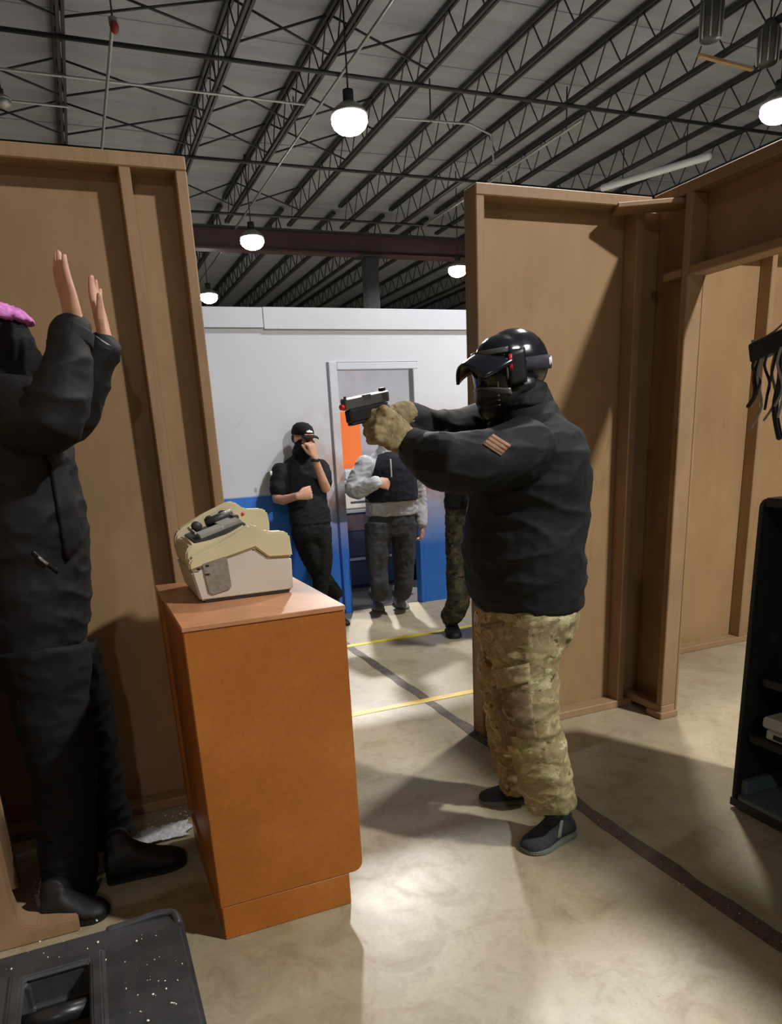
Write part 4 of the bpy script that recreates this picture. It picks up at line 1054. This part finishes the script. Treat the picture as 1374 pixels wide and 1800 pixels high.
# headwear: black hood mask and a pink knit top
hc2, hf2, hu2 = P2['head']; hf2 = unit(hf2); hs2 = ZUP.cross(hf2)
b = B(); b.ell(hc2+ZUP*.0, hs2*.094, hf2*.112, ZUP*.112, 24, 14); b.ell(hc2+hf2*.04-ZUP*.055, hs2*.08, hf2*.09, ZUP*.09); b.limb([hc2-ZUP*.05, at(6, 662, 2.36)], [.085, .092], 16)
remesh(b, 'mask_hood', 'capblack', vi, .007, 4, .5, folds(.004, (18, 18, 18), 2))
b = B(); b.loft([(hc2+ZUP*.066, hs2*.101, hf2*.118), (hc2+ZUP*.072, hs2*.101, hf2*.118), (hc2+ZUP*.092, hs2*.086, hf2*.098), (hc2+ZUP*.112, hs2*.056, hf2*.062), (hc2+ZUP*.120, hs2*.02, hf2*.02)], 28)
remesh(b, 'pink_knit_top', 'pink', vi, .006, 2, .5, folds(.008, (30, 30, 40), 6))

# ------------------------------------------------------------------ 3. the person leaning on the white partition
gu = empty('person', onz(575, 1075), 'person in black cap and polo leaning on the partition, hand at face', 'person')
def G(px, py, y): return onv(px, py, y)
GF = unit(V(.10, -1, 0))
P3 = dict(f=GF, torso=[(G(546, 920, 5.72), .175, .115), (G(543, 895, 5.74), .170, .115), (G(538, 868, 5.77), .168, .115), (G(533, 842, 5.81), .176, .115), (G(529, 822, 5.84), .170, .102), (G(527, 809, 5.85), .12, .085), (G(528, 800, 5.855), .072, .075), (G(529, 792, 5.85), .062, .066)],
    head=(G(533, 771, 5.82), V(.30, -1, -.12), V(.04, 0, 1)), hk=1.0)
P3['arms'] = [([G(494, 828, 5.83), G(487, 877, 5.74), G(522, 872, 5.55)], [.066, .062, .05]), ([G(563, 823, 5.82), G(572, 858, 5.69), G(553, 806, 5.65)], [.066, .060, .05])]
gA, gB = G(590, 1046, 5.72), G(560, 1046, 5.62)
P3['legs'] = [[G(532, 930, 5.73), G(553, 992, 5.66), gA], [G(560, 930, 5.73), G(566, 985, 5.66), gB]]
P3['feet'] = [(V(gA.x-.04, gA.y+.06, 0), V(gA.x+.02, gA.y-.20, 0)), (V(gB.x-.04, gB.y+.08, 0), V(gB.x-.05, gB.y-.17, 0))]
P3['hands'] = [dict(w=G(524, 872, 5.54), d=unit(V(1, -.1, .12)), n=unit(V(.1, 1, -.1)), t=V(0, -.2, 1), curl=(1.0, 1.2, .8), thumb=(.7, .5, .4), k=1.08),
               dict(w=G(553, 804, 5.645), d=unit(V(-.22, .05, 1)), n=unit(V(-.5, .85, .1)), t=unit(V(-.6, -.7, 0)), curl=(.9, 1.2, .8), thumb=(.7, .4, .5), k=1.1)]
build_body(gu, P3, 'skin2', .0065)
Ps = dict(P3); Ps['arms'] = [([P3['arms'][0][0][0], P3['arms'][0][0][0].lerp(P3['arms'][0][0][1], .4), P3['arms'][0][0][0].lerp(P3['arms'][0][0][1], .72)], [.074, .074, .070]), ([P3['arms'][1][0][0], P3['arms'][1][0][0].lerp(P3['arms'][1][0][1], .4), P3['arms'][1][0][0].lerp(P3['arms'][1][0][1], .7)], [.074, .074, .070])]
pl = top_garment(gu, Ps, 'polo_shirt', 'polo', .009, folds(.010, (8, 8, 13), 31), it=4)
b = B(); hc3 = P3['head'][0]; b.limb([G(529, 800, 5.845), hc3+unit(V(.3, -1, 0))*.02-ZUP*.055], [.078, .080], 16); remesh(b, 'pulled_up_collar', 'polo', gu, .007, 3, .5, folds(.006, (22, 22, 30), 3))
sheet('sleeve_mark', lambda s, t: G(474+4*s, 828+8*t, 5.74), 2, 2, .003, 'markwhite', pl)
P3['hips'] = [(G(546, 912, 5.72), .155, .105), (G(547, 930, 5.72), .168, .115), (G(547, 945, 5.71), .162, .11)]
P3['legs_r'] = [([G(533, 930, 5.72), G(542, 962, 5.70), G(554, 995, 5.67), G(573, 1023, 5.69), G(588, 1044, 5.72), G(592, 1052, 5.72)], [.107, .095, .080, .070, .066, .066]), ([G(560, 930, 5.72), G(565, 962, 5.70), G(567, 992, 5.66), G(564, 1020, 5.64), G(561, 1048, 5.63)], [.104, .090, .076, .068, .064])]
trousers(gu, P3, 'gpants', .009, folds(.007, (9, 9, 12), 41))
for (h_, t_), a_ in zip(P3['feet'], (gA, gB)): shoe(gu, h_, t_, a_, .046, .10, 'boot', 'bootsole', 'boot', .007)
hf3, hu3 = unit(P3['head'][1]), unit(P3['head'][2]); hu3 = unit(hu3-hf3*hu3.dot(hf3)); hs3 = hu3.cross(hf3)
def C3(a, f, u): return hc3+hs3*a+hf3*f+hu3*u
b = B(); b.loft([(C3(0, -.012, .030), hs3*.086, hf3*.104), (C3(0, -.012, .06), hs3*.085, hf3*.103), (C3(0, -.014, .095), hs3*.072, hf3*.086), (C3(0, -.016, .118), hs3*.044, hf3*.052), (C3(0, -.016, .125), hs3*.012, hf3*.014)], 26)
cp_ = link('cap', b.mesh('cap'), 'capblack', gu, True)
sheet('peak', lambda s, t: C3((s-.5)*.15*(1-.25*t*t), .082+.068*t*(1-.9*(s-.5)**2), .036-.018*t-.05*(s-.5)**2), 10, 6, .005, 'capblack', cp_)
sheet('cap_logo', lambda s, t: C3((s-.5)*.058*(1 if t < .5 else .7), .096-.022*t-.02*(s-.5)**2, .052+.032*t), 6, 4, .003, 'markwhite', cp_)
b = B(); b.ell(C3(0, -.03, .0), hs3*.080, hf3*.086, hu3*.060, 20, 10); link('hair', b.mesh('hair'), 'hair', gu, True)
b = B(); wv = P3['hands'][1]['w']; b.limb([wv-ZUP*.032, wv-ZUP*.010], [.037, .036], 16, rounded=False); link('wrist_watch', b.mesh('wrist_watch'), 'gunblack', gu, True)

# ------------------------------------------------------------------ 4. the person in sweatshirt and vest in the doorway
hd = empty('person', onz(688, 1075), 'person in light grey sweatshirt and navy vest standing in the partition doorway', 'person')
DY = 5.72
HFc = unit(V(-.25, -1, 0))
P4 = dict(f=HFc, torso=[(G(688, 905, DY), .215, .14), (G(688, 880, DY), .222, .15), (G(688, 850, DY), .215, .148), (G(687, 822, DY), .215, .135), (G(685, 805, DY), .19, .11), (G(683, 794, DY), .12, .09), (G(681, 786, DY), .078, .08), (G(680, 778, DY), .065, .07)],
    head=(G(676, 748, DY-.02), V(-.4, -1, -.1), V(0, 0, 1)), hk=.95)
P4['arms'] = [([G(643, 818, DY), G(622, 862, DY-.02), G(661, 848, DY-.22)], [.088, .076, .052]), ([G(726, 818, DY), G(736, 878, DY+.02), G(741, 920, DY-.06)], [.085, .068, .050])]
hA, hB = onz(668, 1072), onz(709, 1068)
P4['legs'] = [[G(668, 915, DY), G(665, 985, DY-.03), hA+V(0, .06, .10)], [G(708, 915, DY), G(708, 985, DY-.03), hB+V(0, .06, .10)]]
P4['feet'] = [(hA+V(.02, .17, 0), hA+V(-.04, -.09, 0)), (hB+V(.0, .17, 0), hB+V(-.02, -.09, 0))]
P4['hands'] = [dict(w=G(660, 848, DY-.22), d=unit(V(1, -.1, -.25)), n=unit(V(0, 1, -.2)), t=V(0, -.2, 1), curl=(.5, .6, .4), thumb=(.7, .5, .3)), dict(w=G(741, 922, DY-.06), d=unit(V(-.03, -.12, -1)), n=unit(V(-1, .1, 0)), t=V(0, -1, 0), curl=(.5, .7, .5), thumb=(.8, .3, .4))]
build_body(hd, P4, 'skin2', .0065)
sw = top_garment(hd, P4, 'sweatshirt', 'hood', .009, folds(.009, (9, 9, 14), 51), it=4)
b = B(); s4 = ZUP.cross(HFc)
tv = [(Vector(c), s4*w*k_, HFc*d*1.14) for (c, w, d), k_ in zip(P4['torso'][1:6], (1.02, 1.03, 1.0, .86, .8))]
b.loft(tv, 26); vs_ = remesh(b, 'vest', 'vest', hd, .009, 4, .5, folds(.006, (9, 9, 12), 53))
tube('vest_zip', [G(686, 808, DY-.185), G(688, 838, DY-.20)], .006, 'markwhite', vs_, 6, 0)
b = B(); b.limb([G(682, 792, DY+.02), G(684, 806, DY+.04)], [.105, .125], 18, flat=.8); remesh(b, 'hood', 'hood', hd, .009, 4, .5)
b = B(); hc4 = P4['head'][0]; b.ell(hc4+ZUP*.02+HFc*-.015, s4*.084, HFc*.098, ZUP*.10); link('hair', b.mesh('hair'), 'hair', hd, True)
P4['hips'] = [(G(688, 895, DY), .19, .13), (G(688, 915, DY), .205, .14), (G(688, 940, DY), .20, .135)]
P4['legs_r'] = [([G(666, 920, DY), G(663, 965, DY-.02), G(664, 1005, DY-.03), G(668, 1040, DY-.05), hA+V(.0, .08, .145)], [.125, .105, .088, .078, .072]), ([G(709, 920, DY), G(710, 965, DY-.02), G(709, 1005, DY-.03), G(708, 1040, DY-.03), hB+V(0, .08, .145)], [.125, .105, .088, .078, .072])]
trousers(hd, P4, 'gtrack', .009, folds(.006, (10, 10, 12), 57), 'sweatpants')
for (h_, t_), a_ in zip(P4['feet'], (P4['legs'][0][2], P4['legs'][1][2])): shoe(hd, h_, t_, a_, .052, .115, 'sneaker', 'shoesole', 'sneaker', .007)

# ------------------------------------------------------------------ 5. the person half hidden behind the armed one
th = empty('person', onz(810, 1115), 'person in dark olive camouflage trousers mostly hidden behind the armed one', 'person')
TY = 4.72
TF = unit(V(-.35, -1, 0))
hx = 846
P5 = dict(f=TF, torso=[(G(828, 892, TY), .20, .14), (G(830, 870, TY), .205, .145), (G(834, 840, TY), .205, .14), (G(840, 805, TY), .21, .135), (G(843, 782, TY), .20, .11), (G(846, 768, TY), .12, .09), (G(847, 758, TY), .07, .075), (G(848, 750, TY), .062, .066)],
    head=(G(852, 722, TY), V(-.35, -1, -.1), V(0, 0, 1)))
P5['arms'] = [([G(812, 798, TY), G(808, 845, TY+.05), G(826, 880, TY-.12)], [.08, .066, .05]), ([G(884, 800, TY), G(892, 855, TY+.05), G(880, 900, TY-.08)], [.08, .066, .05])]
tA, tB = onz(797, 1118), onz(868, 1105)
P5['legs'] = [[G(812, 905, TY), G(806, 1000, TY-.02), tA+V(.01, .07, .11)], [G(850, 905, TY), G(858, 1000, TY), tB+V(0, .07, .11)]]
P5['feet'] = [(tA+V(.06, .17, 0), tA+V(-.03, -.09, 0)), (tB+V(.05, .17, 0), tB+V(-.03, -.09, 0))]
P5['hands'] = [dict(w=G(827, 881, TY-.12), d=unit(V(1, -.2, -.3)), n=unit(V(0, 1, 0)), t=V(0, 0, 1), curl=(.7, .8, .5)), dict(w=G(880, 902, TY-.08), d=unit(V(-.2, -.2, -1)), n=unit(V(-1, .1, 0)), t=V(0, -1, 0), curl=(.5, .7, .5))]
build_body(th, P5, 'skin', .007)
top_garment(th, P5, 'dark_top', 'darktop', .009, folds(.008, (9, 9, 13), 61), it=4)
P5['hips'] = [(G(828, 880, TY), .185, .13), (G(829, 905, TY), .20, .14), (G(830, 930, TY), .195, .135)]
P5['legs_r'] = [([G(812, 910, TY), G(808, 960, TY-.01), G(806, 1010, TY-.02), G(804, 1060, TY-.03), tA+V(.015, .08, .13)], [.125, .108, .092, .086, .082]), ([G(850, 910, TY), G(855, 960, TY), G(858, 1010, TY), G(862, 1060, TY), tB+V(.0, .08, .13)], [.125, .108, .092, .086, .082])]
trousers(th, P5, 'camodark', .009, folds(.009, (9, 9, 13), 63))
for (h_, t_), a_ in zip(P5['feet'], (P5['legs'][0][2], P5['legs'][1][2])): shoe(th, h_, t_, a_, .052, .12, 'boot', 'bootsole', 'boot', .007)
b = B(); hc5 = P5['head'][0]; s5 = ZUP.cross(TF); b.ell(hc5+ZUP*.02-TF*.015, s5*.084, TF*.10, ZUP*.10); link('hair', b.mesh('hair'), 'hair', th, True)
